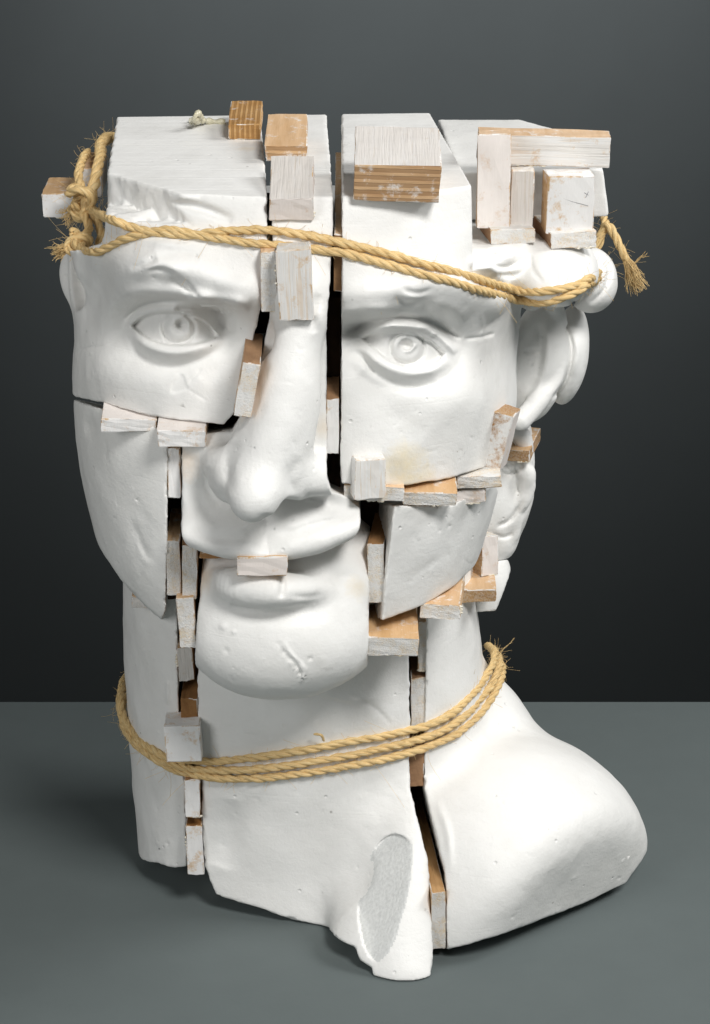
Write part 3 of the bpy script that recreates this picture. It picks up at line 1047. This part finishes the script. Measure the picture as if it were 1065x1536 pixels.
def wood_mat(name, base, dark, axis=None, period=.003, paint=0.0, paintcol=(.74, .73, .71), grain=(40, 40, 300), rough=.8, speck=0.0, bs=.5, streak=None):
    m, nt, p, N, L = nodes(name)
    g = mapped_noise(nt, grain, 5, .65)
    col = ramp(nt, g.outputs[0], [(.32, dark), (.66, base)]).outputs[0]
    hgt = g.outputs[0]
    if axis:
        s = stripes(nt, axis, period)
        r = ramp(nt, s, [(0, (0, 0, 0)), (.07, (1, 1, 1)), (.42, (1, 1, 1)), (.5, (.25, .25, .25)), (.93, (.35, .35, .35)), (1, (0, 0, 0))]).outputs[0]
        col = mixc(nt, r, tuple(x * .66 for x in dark), col)
        ad = N.new('ShaderNodeMath'); ad.operation = 'MULTIPLY_ADD'; ad.inputs[1].default_value = .6
        L.new(r, ad.inputs[0]); L.new(g.outputs[0], ad.inputs[2])
        hgt = ad.outputs[0]
    if streak:
        k = [28, 28, 28]; k['XYZ'.index(streak)] = 820
        st = mapped_noise(nt, tuple(k), 3, .6)
        k2 = [12, 12, 12]; k2['XYZ'.index(streak)] = 330
        s2 = mapped_noise(nt, tuple(k2), 2, .5)
        ml = N.new('ShaderNodeMath'); ml.operation = 'ADD'
        L.new(st.outputs[0], ml.inputs[0]); L.new(s2.outputs[0], ml.inputs[1])
        s = ramp(nt, ml.outputs[0], [(.44 * 2 * .5 + .36, (0, 0, 0)), (.5 + .47, (1, 1, 1))]).outputs[0]
        hgt = st.outputs[0]
    if speck > 0:
        sp = mapped_noise(nt, (1300, 1300, 1300), 3, .7)
        sr = ramp(nt, sp.outputs[0], [(.44, (0, 0, 0)), (.56, (1, 1, 1))]).outputs[0]
        mm = N.new('ShaderNodeMath'); mm.operation = 'MULTIPLY'; mm.inputs[1].default_value = speck
        L.new(sr, mm.inputs[0])
        col = mixc(nt, mm.outputs[0], col, paintcol)
        hgt = sp.outputs[0]
    if paint > 0:
        q = mapped_noise(nt, (130, 130, 130), 5, .75)
        c = .72 - paint * .5
        pr = ramp(nt, q.outputs[0], [(c - .10, (0, 0, 0)), (c + .06, (1, 1, 1))]).outputs[0]
        if axis or streak:
            q2 = ramp(nt, s, [(0, (.62, .62, .62)), (.3, (1, 1, 1)), (.95, (1, 1, 1)), (1, (.9, .9, .9))]).outputs[0]
            mm = N.new('ShaderNodeMath'); mm.operation = 'MULTIPLY'
            L.new(pr, mm.inputs[0]); L.new(q2, mm.inputs[1])
            pr = mm.outputs[0]
        t = mapped_noise(nt, (90, 90, 90), 3)
        pc = ramp(nt, t.outputs[0], [(.35, paintcol), (.6, tuple(min(1, x * 1.06) for x in paintcol))]).outputs[0]
        col = mixc(nt, pr, col, pc)
    hs = N.new('ShaderNodeHueSaturation')
    oi = N.new('ShaderNodeObjectInfo')
    mr = N.new('ShaderNodeMapRange'); mr.inputs['To Min'].default_value = .86; mr.inputs['To Max'].default_value = 1.06
    L.new(oi.outputs['Random'], mr.inputs['Value']); L.new(mr.outputs[0], hs.inputs['Value'])
    mr2 = N.new('ShaderNodeMapRange'); mr2.inputs['To Min'].default_value = 1.08; mr2.inputs['To Max'].default_value = .8
    L.new(oi.outputs['Random'], mr2.inputs['Value']); L.new(mr2.outputs[0], hs.inputs['Saturation'])
    L.new(col, hs.inputs['Color'])
    L.new(hs.outputs[0], p.inputs['Base Color'])
    p.inputs['Roughness'].default_value = rough
    p.inputs['Specular IOR Level'].default_value = .25
    L.new(bump(nt, hgt, bs, .0007), p.inputs['Normal'])
    return m


TANB, TAND = (.62, .41, .22), (.44, .25, .11)
PALE, PALD = (.74, .56, .36), (.58, .37, .19)
WM = dict(
    tan=wood_mat('raw_wood_face', (.70, .47, .27), (.56, .34, .16), paint=.12, grain=(190, 22, 190)),
    brown=wood_mat('dark_wood_face', (.40, .21, .08), (.22, .10, .035), grain=(90, 25, 120)),
    plank=wood_mat('warm_board_face', (.58, .36, .18), (.40, .22, .09), grain=(190, 22, 190)),
    rim=wood_mat('bare_worn_rim', (.62, .42, .22), (.45, .27, .12), paint=.42, bs=.9),
    dark=wood_mat('gap_shade_wood', (.055, .028, .012), (.03, .015, .007), grain=(90, 25, 120)),  # near-black colour stands in for the shade deep in the gaps
    worn=wood_mat('worn_painted_board', (.50, .27, .09), (.36, .17, .05), paint=.52, grain=(200, 60, 200), bs=.9),
    end=wood_mat('rough_end_grain', (.80, .70, .55), (.68, .54, .37), speck=.7, paint=.45, bs=.9),
    edge=wood_mat('rough_board_edge', (.52, .31, .12), (.36, .18, .06), speck=.25, bs=.8),
    plyh=wood_mat('plywood_layers_level', (.66, .43, .22), (.46, .25, .10), 'Z', .0031, paint=.2),
    plyv=wood_mat('plywood_layers_upright', (.66, .43, .22), (.46, .25, .10), 'X', .0022, paint=.1),
    whv=wood_mat('whitewashed_plywood_upright', PALE, PALD, paint=.72, streak='X', bs=.8),
    whh=wood_mat('whitewashed_plywood_level', PALE, PALD, paint=.70, streak='Z', bs=.8),
    wh=wood_mat('whitewashed_wood', PALE, PALD, paint=.66, paintcol=(.80, .79, .78), grain=(250, 40, 60)),
    pink=wood_mat('thinly_painted_wood', (.76, .62, .52), PALD, paint=.70, paintcol=(.78, .72, .68), grain=(200, 40, 40)),
    grey=wood_mat('grey_washed_wood', (.62, .55, .46), (.5, .38, .25), paint=.76, paintcol=(.66, .63, .60), streak='X', bs=.8),
)


def box_part(name, w, d, h, mats, bev=.5, seed=0):
    """board with its front face centred on the origin; mats: front, top, side"""
    r = random.Random(seed)
    import bmesh
    bm = bmesh.new()
    nx, ny, nz = max(2, int(w / 2.5)), max(2, int(d / 5)), max(2, int(h / 2.5))
    nx, ny, nz = min(nx, 16), min(ny, 8), min(nz, 24)
    bmesh.ops.create_cube(bm, size=1)
    bmesh.ops.bevel(bm, geom=bm.edges[:], offset=.001, segments=1, affect='EDGES') if False else None
    for v in bm.verts:
        v.co = Vector((v.co.x * w, (v.co.y + .5) * d, v.co.z * h))
        v.co += Vector([r.uniform(-.35, .35) for _ in range(3)])
    bm.normal_update()
    keep = {}
    bmesh.ops.bevel(bm, geom=bm.edges[:], offset=min(bev, w * .15, h * .15), segments=2, profile=.6, affect='EDGES', clamp_overlap=True)
    bmesh.ops.subdivide_edges(bm, edges=[e for e in bm.edges if e.calc_length() > 3], cuts=3, use_grid_fill=True)
    bm.normal_update()
    for v in bm.verts:
        v.co += v.normal * r.uniform(-.18, .16) + Vector((r.uniform(-.12, .12), 0, r.uniform(-.12, .12)))
    for v in bm.verts:
        v.co *= MM
    me = bpy.data.meshes.new(name)
    bm.normal_update()
    for f in bm.faces:
        n = f.normal
        a = max(range(3), key=lambda i: abs(n[i]))
        f.material_index = 3 if abs(n[a]) < .93 and len(mats) > 3 else 0 if a == 1 and n.y < 0 else 1 if a == 2 else 2
    bm.to_mesh(me)
    bm.free()
    for k in mats:
        me.materials.append(WM[k])
    return me


WOOD_N = [0]
gmat, gnt_, gp_, gN_, gL_ = nodes('glue_filler')
gno = tex_noise(gnt_, 300, 4)
gL_.new(ramp(gnt_, gno.outputs[0], [(.35, (.74, .66, .50)), (.62, (.86, .82, .72))]).outputs[0], gp_.inputs['Base Color'])
gL_.new(bump(gnt_, gno.outputs[0], .6, .0008), gp_.inputs['Normal'])
gp_.inputs['Roughness'].default_value = .5


def glue_bead(o, w, d, h, r):
    """crumbs of filler squeezed out along an edge of the block"""
    import bmesh
    bm = bmesh.new()
    n = r.randint(6, 14)
    edge = r.choice(['bottom', 'side', 'bottom'])
    sx = r.choice([-1, 1]); a0 = r.uniform(-.5, .1)
    for i in range(n):
        t = a0 + i * .035 + r.uniform(-.03, .03)
        c = Vector((t * w, .7, -h / 2 + r.uniform(-.2, .3))) if edge == 'bottom' else Vector((sx * w / 2 + r.uniform(-.2, .2), 1.2, t * h))
        s = r.uniform(.25, .75)
        res = bmesh.ops.create_icosphere(bm, subdivisions=2, radius=s)
        st = Vector((r.uniform(.8, 1.8), r.uniform(.6, 1.1), r.uniform(.5, 1.0)))
        for v in res['verts']:
            v.co = Vector((v.co.x * st.x, v.co.y * st.y, v.co.z * st.z)) * (1 + r.uniform(-.22, .22)) + c
    for v in bm.verts:
        v.co *= MM
    me = bpy.data.meshes.new('glue_bead')
    bm.to_mesh(me); bm.free()
    me.polygons.foreach_set('use_smooth', [True] * len(me.polygons))
    g = link('glue_bead', me, gmat, o)
    return g


def wood(name, rect, y, depth, mats, roll=0, tilt=0, yaw=0, label=None, bev=.5):
    """rect: front face in photo pixels; y: its depth (number) or (fragments, u, v, proud mm)"""
    u0, v0, u1, v1 = rect
    if isinstance(y, tuple):
        ys = ysurf(*y[:3])
        if ys is None:
            print('NO SURFACE', name, rect); ys = -60
        y = ys - y[3]
    uc, vc = (u0 + u1) / 2, (v0 + v1) / 2
    c = W(uc, vc, y)
    w = W(u1, vc, y)[0] - W(u0, vc, y)[0]
    h = W(uc, v0, y)[2] - W(uc, v1, y)[2]
    WOOD_N[0] += 1
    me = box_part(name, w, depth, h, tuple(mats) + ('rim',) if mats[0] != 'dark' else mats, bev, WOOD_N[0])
    o = link(name, me, None, bust)
    o.location = c * MM
    o.rotation_euler = Euler((math.radians(tilt), math.radians(roll), math.radians(yaw)), 'XYZ')
    if label:
        o['label'] = label
    r = random.Random(900 + WOOD_N[0])
    if mats[0] != 'dark' and r.random() < .6:
        glue_bead(o, w, depth, h, r)
    return o


# on the sawn top
wood('plywood_block', (343, 187, 390, 210), WZ(366, 210, TOPZ)[1], 36, ('plyv', 'plyv', 'tan'), tilt=5, label="small plywood offcut standing highest on the sawn top")
wood('plywood_block', (398, 219, 460, 242), WZ(428, 244, TOPZ)[1], 42, ('plyh', 'tan', 'plyh'), tilt=7, label="plywood offcut lying across the top gap")
wood('wood_block', (404, 297, 470, 332), ('B', 450, 340, 2), 42, ('pink', 'grey', 'pink'), tilt=11, label="whitewashed block overhanging the forehead strip")
wood('plywood_block', (532, 247, 660, 303), WZ(590, 299, TOPZ)[1], 46, ('plyh', 'grey', 'plyh'), roll=2, tilt=7, label="largest plywood block with brown layered front edge")
wood('wood_spacer', (500, 352, 515, 438), -79, 150, ('brown', 'tan', 'brown'))
# frame of wood on the ledge
yw = WZ(770, 366, LEDGE)[1] + 15
wood('wood_bar', (717, 204, 915, 250), yw - 2, 12, ('whh', 'tan', 'whh'), roll=1.5, tilt=3, label="long horizontal bar topping the wood frame")
wood('wood_post', (717, 202, 766, 343), yw - 12, 9, ('pink', 'tan', 'tan'), label="tall pinkish post of the wood frame")
wood('wood_post', (766, 256, 801, 346), yw - 8, 9, ('grey', 'end', 'end'), roll=1, label="short grey post of the wood frame")
wood('wood_block', (820, 264, 892, 350), yw - 14, 14, ('wh', 'wh', 'tan'), yaw=7, roll=1, label="square white block with a scratched line")
wood('wood_shim', (736, 344, 803, 366), yw - 16, 34, ('end', 'end', 'brown'), yaw=8)
wood('wood_shim', (826, 349, 897, 373), yw - 18, 34, ('end', 'end', 'brown'), yaw=10)
# viewer's left, behind the knot
wood('wood_block', (64, 290, 120, 326), 20, 30, ('wh', 'tan', 'wh'), roll=-1)
wood('wood_block', (117, 252, 152, 296), 34, 32, ('grey', 'tan', 'grey'))
# brow and nose gaps
wood('wood_shim', (391, 378, 415, 468), ('B', 425, 430, -1), 40, ('end', 'tan', 'brown'), roll=-2)
wood('plywood_block', (416, 376, 468, 480), ('B', 443, 470, 5), 16, ('whv', 'end', 'whv'), roll=-2.5, tilt=-3, label="upright whitewashed plywood block between the brows")
wood('wood_shim', (357, 545, 383, 626), ('B', 395, 590, 4), 44, ('end', 'brown', 'tan'), roll=10)
wood('wood_shim', (490, 600, 508, 682), -78, 60, ('wh', 'brown', 'brown'))
# below the viewer's left eye
wood('wood_shim', (152, 628, 234, 649), ('D', 200, 660, 5), 40, ('wh', 'pink', 'tan'), roll=0, tilt=6)
wood('wood_shim', (236, 645, 309, 671), ('D', 235, 690, 12), 40, ('wh', 'pink', 'tan'), roll=-1, tilt=5)
wood('wood_shim', (250, 672, 271, 748), ('D', 235, 720, 1), 40, ('wh', 'tan', 'tan'))
wood('wood_shim', (250, 811, 271, 894), ('D', 235, 830, 2), 50, ('end', 'tan', 'brown'), roll=-.5)
wood('wood_shim', (272, 817, 295, 898), ('C', 312, 860, 1), 40, ('end', 'brown', 'tan'), roll=1)
wood('wood_shim', (267, 897, 293, 973), ('C', 312, 920, -5), 40, ('end', 'tan', 'brown'), roll=-2)
wood('wood_shim', (266, 972, 290, 1022), ('J', 312, 1060, 1), 40, ('grey', 'tan', 'brown'), roll=-3)
wood('wood_shim', (198, 896, 268, 914), ('I', 240, 940, 2), 40, ('grey', 'tan', 'brown'), roll=2)
wood('wood_shim', (271, 1048, 296, 1090), ('J', 312, 1070, -2), 40, ('brown', 'brown', 'brown'))
wood('wood_block', (248, 1090, 302, 1144), ('J', 325, 1112, 8), 16, ('wh', 'wh', 'wh'), roll=-2, label="small square white block set on the lower twine")
wood('wood_shim', (278, 1170, 300, 1226), ('J', 315, 1190, 1), 40, ('wh', 'brown', 'brown'), roll=-1)
wood('wood_shim', (280, 1239, 304, 1313), ('J', 320, 1260, 2), 40, ('wh', 'brown', 'wh'), roll=-1)
# mouth
wood('wood_shim', (355, 836, 431, 863), ('C', 395, 880, 1), 34, ('pink', 'tan', 'tan'), roll=0, tilt=0)
wood('wood_shim', (300, 829, 357, 838), -74, 34, ('brown', 'brown', 'brown'), roll=2)
# below the viewer's right eye
wood('plywood_block', (532, 690, 580, 748), ('E', 545, 700, 6), 22, ('whv', 'end', 'wh'), yaw=12, label="whitewashed plywood cube at the lower corner of the right eye fragment")
wood('wood_shim', (516, 730, 606, 752), ('E', 560, 715, 1), 40, ('end', 'tan', 'tan'), roll=2)
wood('wood_shim', (604, 738, 685, 759), ('E', 640, 715, 5), 40, ('end', 'tan', 'tan'), roll=1, tilt=5)
wood('wood_shim', (684, 714, 752, 733), ('E', 715, 700, 5), 30, ('end', 'end', 'end'), roll=-2)
wood('wood_shim', (682, 736, 728, 756), ('G', 700, 765, 2), 30, ('pink', 'end', 'end'), roll=-6)
wood('wood_bar', (728, 620, 760, 706), ('E', 745, 640, 5), 13, ('worn', 'edge', 'pink'), roll=13, yaw=-18, label="leaning rough bar with worn paint on the right cheek")
wood('wood_shim', (757, 675, 795, 693), 38, 34, ('edge', 'tan', 'edge'), yaw=-12)
# mouth corner and jaw, viewer's right
wood('wood_shim', (552, 817, 577, 904), ('C', 540, 860, -1), 40, ('end', 'brown', 'edge'), roll=-2, yaw=-5)
wood('wood_shim', (547, 957, 628, 984), ('C', 540, 950, -4), 34, ('end', 'tan', 'tan'), roll=2, tilt=3)
wood('wood_shim', (630, 907, 690, 928), ('G', 650, 890, 3), 36, ('end', 'tan', 'tan'), roll=0, tilt=2, yaw=-5)
wood('wood_shim', (686, 885, 745, 903), 4, 36, ('edge', 'tan', 'edge'), roll=-2)
wood('wood_bar', (722, 806, 750, 862), 22, 12, ('pink', 'end', 'edge'), yaw=28, roll=3, tilt=-6)
wood('wood_shim', (628, 932, 648, 1007), ('K', 660, 960, 3), 40, ('end', 'tan', 'tan'), roll=1)
wood('wood_shim', (617, 1017, 640, 1094), ('K', 655, 1040, 2), 40, ('end', 'brown', 'brown'), roll=-1)
wood('wood_plank', (646, 1339, 668, 1424), ('K', 680, 1370, -1), 125, ('end', 'plank', 'tan'), yaw=5, label="long brown plank on edge in the gap before the shoulder")
wood('wood_shim', (613, 1110, 636, 1180), ('J', 600, 1150, -8), 60, ('brown', 'brown', 'brown'))
# boards added inside the saw cuts, coloured near-black to paint in the gaps' shade
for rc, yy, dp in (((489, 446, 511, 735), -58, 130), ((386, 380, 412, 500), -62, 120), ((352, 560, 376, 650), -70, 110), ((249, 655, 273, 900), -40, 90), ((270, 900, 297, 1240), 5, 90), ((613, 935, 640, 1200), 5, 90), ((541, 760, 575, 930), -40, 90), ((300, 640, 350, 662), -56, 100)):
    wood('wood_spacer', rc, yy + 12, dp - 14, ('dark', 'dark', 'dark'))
# ------------------------------------------------------------------ twine
def make_twine():
    m, nt, p, N, L = nodes('straw_twine')
    uv = N.new('ShaderNodeUVMap')
    mp = N.new('ShaderNodeMapping')
    mp.inputs['Scale'].default_value = (7, .6, 1)
    L.new(uv.outputs[0], mp.inputs['Vector'])
    n = N.new('ShaderNodeTexNoise')
    n.inputs['Scale'].default_value = 3
    n.inputs['Detail'].default_value = 5
    n.inputs['Roughness'].default_value = .7
    L.new(mp.outputs[0], n.inputs['Vector'])
    c = ramp(nt, n.outputs[0], [(.28, (.50, .31, .11)), (.48, (.76, .53, .24)), (.72, (.93, .77, .46))])
    L.new(c.outputs[0], p.inputs['Base Color'])
    L.new(bump(nt, n.outputs[0], .7, .0006), p.inputs['Normal'])
    p.inputs['Roughness'].default_value = .6
    p.inputs['Specular IOR Level'].default_value = .3
    return m


TWINE = make_twine()


def resample(P, step):
    d = np.r_[0, np.cumsum(np.linalg.norm(np.diff(P, axis=0), axis=1))]
    n = max(int(d[-1] / step), 3)
    s = np.linspace(0, d[-1], n)
    return np.stack([np.interp(s, d, P[:, i]) for i in range(3)], 1), s


def frames(P):
    T = np.gradient(P, axis=0)
    T /= np.linalg.norm(T, axis=1)[:, None] + 1e-9
    ref = np.array([0.13, .21, 1.0])
    Nn = np.zeros_like(P)
    n = np.cross(T[0], ref); n /= np.linalg.norm(n)
    for i in range(len(P)):
        n = n - T[i] * (n @ T[i])
        n /= np.linalg.norm(n) + 1e-9
        Nn[i] = n
    return T, Nn, np.cross(T, Nn)


def tube_geo(P, rad, sides, s=None, uv0=0):
    T, Nn, B = frames(P)
    a = np.linspace(0, 2 * np.pi, sides, endpoint=False)
    rad = np.broadcast_to(rad, (len(P),))
    V = P[:, None] + rad[:, None, None] * (np.cos(a)[None, :, None] * Nn[:, None] + np.sin(a)[None, :, None] * B[:, None])
    V = V.reshape(-1, 3)
    n = len(P)
    i, j = np.meshgrid(np.arange(n - 1), np.arange(sides), indexing='ij')
    j2 = (j + 1) % sides
    F = np.stack([i * sides + j, i * sides + j2, (i + 1) * sides + j2, (i + 1) * sides + j], -1).reshape(-1, 4)
    ss = np.linspace(0, 1, n) if s is None else s
    U = np.stack([np.stack([j / sides, ss[i]], -1), np.stack([(j + 1) / sides, ss[i]], -1), np.stack([(j + 1) / sides, ss[i + 1]], -1), np.stack([j / sides, ss[i + 1]], -1)], -2).reshape(-1, 2)
    U = U + uv0
    return V, F, U


class Geo:
    def __init__(self):
        self.V, self.F, self.U, self.n = [], [], [], 0

    def add(self, V, F, U):
        self.V.append(V); self.F.append(F + self.n); self.U.append(U); self.n += len(V)

    def build(self, name, mat, parent):
        V = np.vstack(self.V); F = np.vstack(self.F); U = np.vstack(self.U)
        me = mesh_from(name, V, np.zeros((0, 3), int), F)
        l = me.uv_layers.new(name='UVMap')
        l.data.foreach_set('uv', U.astype(np.float32).ravel())
        return link(name, me, mat, parent)


def cord(pts, r, name, parent, pitch=17.0, fuzz=1.0, seed=0, step=.9, n=10):
    """three-ply twisted cord along pts (mm)"""
    rr = np.random.default_rng(seed)
    P, s = resample(crom(pts, n), step)
    T, Nn, B = frames(P)
    g = Geo()
    ph0 = rr.uniform(0, 6.28)
    for k in range(3):
        ph = ph0 + k * 2.0944 + 2 * np.pi * s / pitch + .55 * np.sin(s / 23 + seed) + .25 * np.sin(s / 7 + k)
        off = r * .45 * (1 + .16 * np.sin(s / 9 + 2 * k) + .10 * np.sin(s / 3.1 + k))
        Q = P + off[:, None] * (np.cos(ph)[:, None] * Nn + np.sin(ph)[:, None] * B)
        g.add(*tube_geo(Q, r * .60 * (1 + .10 * np.sin(s / 5 + k * 3) + .08 * np.sin(s / 13 + seed)) * np.clip(np.minimum(s, s[-1] - s) / 1.2, .05, 1) ** .5, 8, s / 10, k * 3.1))
    o = g.build(name, TWINE, parent)
    if fuzz > 0:
        f = Geo()
        for _ in range(int(len(P) * .75 * fuzz)):
            i = rr.integers(0, len(P))
            a = rr.uniform(0, 6.28)
            out = np.cos(a) * Nn[i] + np.sin(a) * B[i]
            d = T[i] * rr.choice([-1, 1]) * rr.uniform(.3, 1) + out * rr.uniform(.2, 1)
            L = rr.uniform(1.2, 4) if rr.random() < .92 else rr.uniform(5, 14)
            q = P[i] + out * r * .9
            bend = rr.normal(size=3) * L * .6
            t = np.linspace(0, 1, 6)[:, None]
            Q = q + d * L * t + bend * t * t
            Q[:, 2] = np.maximum(Q[:, 2], .5)
            f.add(*tube_geo(Q, .065, 3, np.linspace(0, 1, 6), rr.uniform(0, 9)))
        fo = f.build('loose_fibres', TWINE, o)
        fo['kind'] = 'stuff'
    return o


def tassel(name, base, dirv, L, spread, n, parent, seed, r0=2.0):
    rr = np.random.default_rng(seed)
    g = Geo()
    dirv = np.array(dirv, float); dirv /= np.linalg.norm(dirv)
    for _ in range(n):
        o = rr.normal(size=3); o -= dirv * (o @ dirv)
        o = o / (np.linalg.norm(o) + 1e-9) * rr.uniform(0, 1)
        l = L * rr.uniform(.6, 1.1)
        t = np.linspace(0, 1, 8)[:, None]
        wv = rr.normal(size=3) * 1.2
        Q = np.array(base) + o * r0 * .8 + dirv * l * t + o * spread * t ** 1.6 + wv * np.sin(t * rr.uniform(3, 7)) * t
        g.add(*tube_geo(Q, .16 * (1 - .4 * t[:, 0]), 4, np.linspace(0, 1, 8), rr.uniform(0, 9)))
    return g.build(name, TWINE, parent)


def on_surface(pts, codes, proud):
    """photo pixels -> points just proud of the fragments; depth may be given as a third value"""
    out = []
    ys = []
    for p in pts:
        if len(p) == 3:
            ys.append(p[2])
        else:
            y = ysurf(codes, p[0], p[1])
            ys.append(None if y is None else y - proud)
    idx = [i for i, y in enumerate(ys) if y is not None]
    yy = np.interp(range(len(ys)), idx, [ys[i] for i in idx])
    return [W(p[0], p[1], y) for p, y in zip(pts, yy)]


RAD = 1.85
rope_up = link('twine_binding', None)
rope_up['label'] = "straw twine tied round the forehead, knotted beside the temple with a frayed end"
rope_up['category'] = "twine"
up1 = [(118, 300, 4), (140, 316, -6), (165, 329), (195, 340), (230, 348), (290, 352), (345, 346), (392, 345), (450, 351), (495, 360), (530, 368), (600, 386), (660, 402), (715, 418), (770, 434), (810, 438), (842, 433), (866, 427), (884, 418), (897, 410, 12), (902, 404, 45), (900, 390, 84)]
up2 = [(110, 364, -18), (122, 374, -26), (142, 378), (164, 370), (190, 358), (225, 348), (262, 346), (305, 354), (345, 360), (392, 366), (450, 371), (495, 377), (530, 383), (600, 402), (660, 418), (715, 434), (770, 448), (812, 455), (842, 447), (864, 438), (882, 427), (896, 418, 14), (902, 410, 46), (902, 395, 84)]
cord(on_surface(up1, 'ABE', RAD * .75), RAD, 'strand', rope_up, seed=1)
cord(on_surface(up2, 'ABE', RAD * .75), RAD, 'strand', rope_up, seed=2)


def knot(c, r, seed, parent, size, rot):
    """overhand knot"""
    t = np.linspace(-.4, 5.3, 60)
    Q = np.stack([(np.sin(t) + 2 * np.sin(2 * t)), (np.cos(t) - 2 * np.cos(2 * t)), -np.sin(3 * t) * 1.3], 1) / 3
    M = np.array(Euler([math.radians(a) for a in rot]).to_matrix())
    return cord(Q @ M.T * np.array(size) + c, r, 'knot', parent, seed=seed, fuzz=1.5, n=2)


knot(W(121, 302, 2), 2.0, 4, rope_up, (5.6, 5.5, 7.6), (80, 10, 0))
knot(W(116, 363, -16), 2.0, 5, rope_up, (5.2, 5.2, 4.6), (70, 40, 20))
cord([W(100, 292, 0), W(118, 284, -6), W(136, 296, -6), W(134, 314, -2), W(116, 322, 2), W(102, 310, 4)], 1.9, 'strand', rope_up, seed=41)
cord([W(124, 318, 0), W(134, 342, -8), W(124, 356, -16)], 1.9, 'strand', rope_up, seed=6)
cord([W(122, 286, 6), W(118, 262, 16), W(124, 240, 34), W(132, 226, 60)], 1.9, 'strand', rope_up, seed=7)
cord([W(128, 312, 4), W(140, 280, 8), W(149, 240, 26), W(153, 212, 60), W(170, 205, 90)], 2.5, 'strand', rope_up, seed=8, fuzz=1.6)
cord([W(134, 306, -2), W(146, 332, -2), W(152, 352, -8), W(146, 372, -10)], 1.9, 'strand', rope_up, seed=9)
tassel('frayed_end', W(104, 368, -16), W(82, 380, -18) - W(104, 368, -16), 8, 2.8, 110, rope_up, 10)
tassel('frayed_end', W(112, 314, 6), W(92, 330, 4) - W(112, 314, 6), 7, 3.5, 60, rope_up, 12)
cord([W(893, 380, 60), W(905, 345, 62), W(914, 340, 60), W(928, 366, 56), (W(940, 392, 54))], 1.9, 'strand', rope_up, seed=13)
cord([W(884, 392, 58), W(897, 362, 60), W(908, 336, 66), W(900, 315, 86)], 1.9, 'strand', rope_up, seed=14)
tassel('frayed_end', W(937, 384, 55), W(956, 428, 52) - W(937, 384, 55), 17, 3.8, 170, rope_up, 15)
tassel('frayed_end', W(950, 396, 54), W(972, 376, 54) - W(950, 396, 54), 8, .8, 6, rope_up, 16, r0=.5)

rope_lo = link('twine_binding', None)
rope_lo['label'] = "straw twine wound three times round the neck above the shoulder"
rope_lo['category'] = "twine"
lo1 = [(205, 1000, 90), (186, 1020, 60), (181, 1045, 40), (186, 1075), (204, 1104), (232, 1126), (258, 1138), (310, 1142), (360, 1139), (420, 1131), (480, 1121), (540, 1110), (590, 1101), (650, 1085), (690, 1060), (722, 1025), (741, 992, 40), (740, 975, 62), (730, 968, 90)]
lo2 = [(210, 1010, 90), (184, 1035, 60), (180, 1062, 40), (190, 1095), (212, 1120), (240, 1139), (262, 1148), (310, 1155), (360, 1155), (420, 1150), (480, 1141), (540, 1130), (590, 1119), (650, 1102), (692, 1078), (728, 1040), (747, 1008, 40), (749, 988, 62), (740, 978, 90)]
lo3 = [(215, 1020, 90), (188, 1050, 60), (184, 1080, 40), (198, 1110), (220, 1130), (245, 1146), (270, 1158), (320, 1166), (380, 1168), (440, 1162), (500, 1153), (560, 1142), (600, 1133), (650, 1117), (694, 1095), (730, 1058), (750, 1022, 40), (753, 1000, 62), (746, 990, 90)]
for k, q in enumerate((lo1, lo2, lo3)):
    cord(on_surface(q, 'IJK', RAD * (.8 + .15 * k)), RAD, 'strand', rope_lo, seed=20 + k)
tassel('stray_fibre', W(745, 985, 40), W(782, 950, 36) - W(745, 985, 40), 14, 1.0, 3, rope_lo, 31, r0=.5)
cord([W(486, 1112, -36), W(482, 1103, -38), W(470, 1101, -38)], .6, 'stray_fibre', rope_lo, seed=33, fuzz=0, pitch=6, step=.5)

# ------------------------------------------------------------------ small marks
gm, gnt, gp, gN, gL = nodes('dried_glue')
gp.inputs['Base Color'].default_value = (.80, .76, .58, 1)
gp.inputs['Roughness'].default_value = .25
gp.inputs['Transmission Weight'].default_value = .35
gg = Geo()
gpt = [WZ(u, v, TOPZ + z) for u, v, z in ((287, 181, .8), (296, 182, 3.0), (292, 176, 6.5), (298, 170, 8.0), (303, 180, 3.0), (315, 182, 1.2), (338, 183, .8))]
gq, gs = resample(crom(gpt, 8), .8)
gg.add(*tube_geo(gq, 1.3 + .4 * np.sin(gs * 1.1), 8, gs))
glue = gg.build('dried_glue', gm, bust)
pm_ = plain('pencil', (.22, .22, .23), .6)
pg = Geo()
blk = [o for o in bust.children if o.get('label', '').startswith('square white block')][0]
Rm = np.array(blk.rotation_euler.to_matrix()); bl = np.array(blk.location) / MM
for q in ([(-5, 3.4), (0, 1.5), (7.6, -.6)], [(5.6, 5.2), (7.5, 4.0)], [(7.4, 5.6), (6.3, 3.0)]):
    pg.add(*tube_geo(np.array([(x, -.05, z) for x, z in q], float), .16, 4))
pl_ = pg.build('pencil_line', pm_, blk)
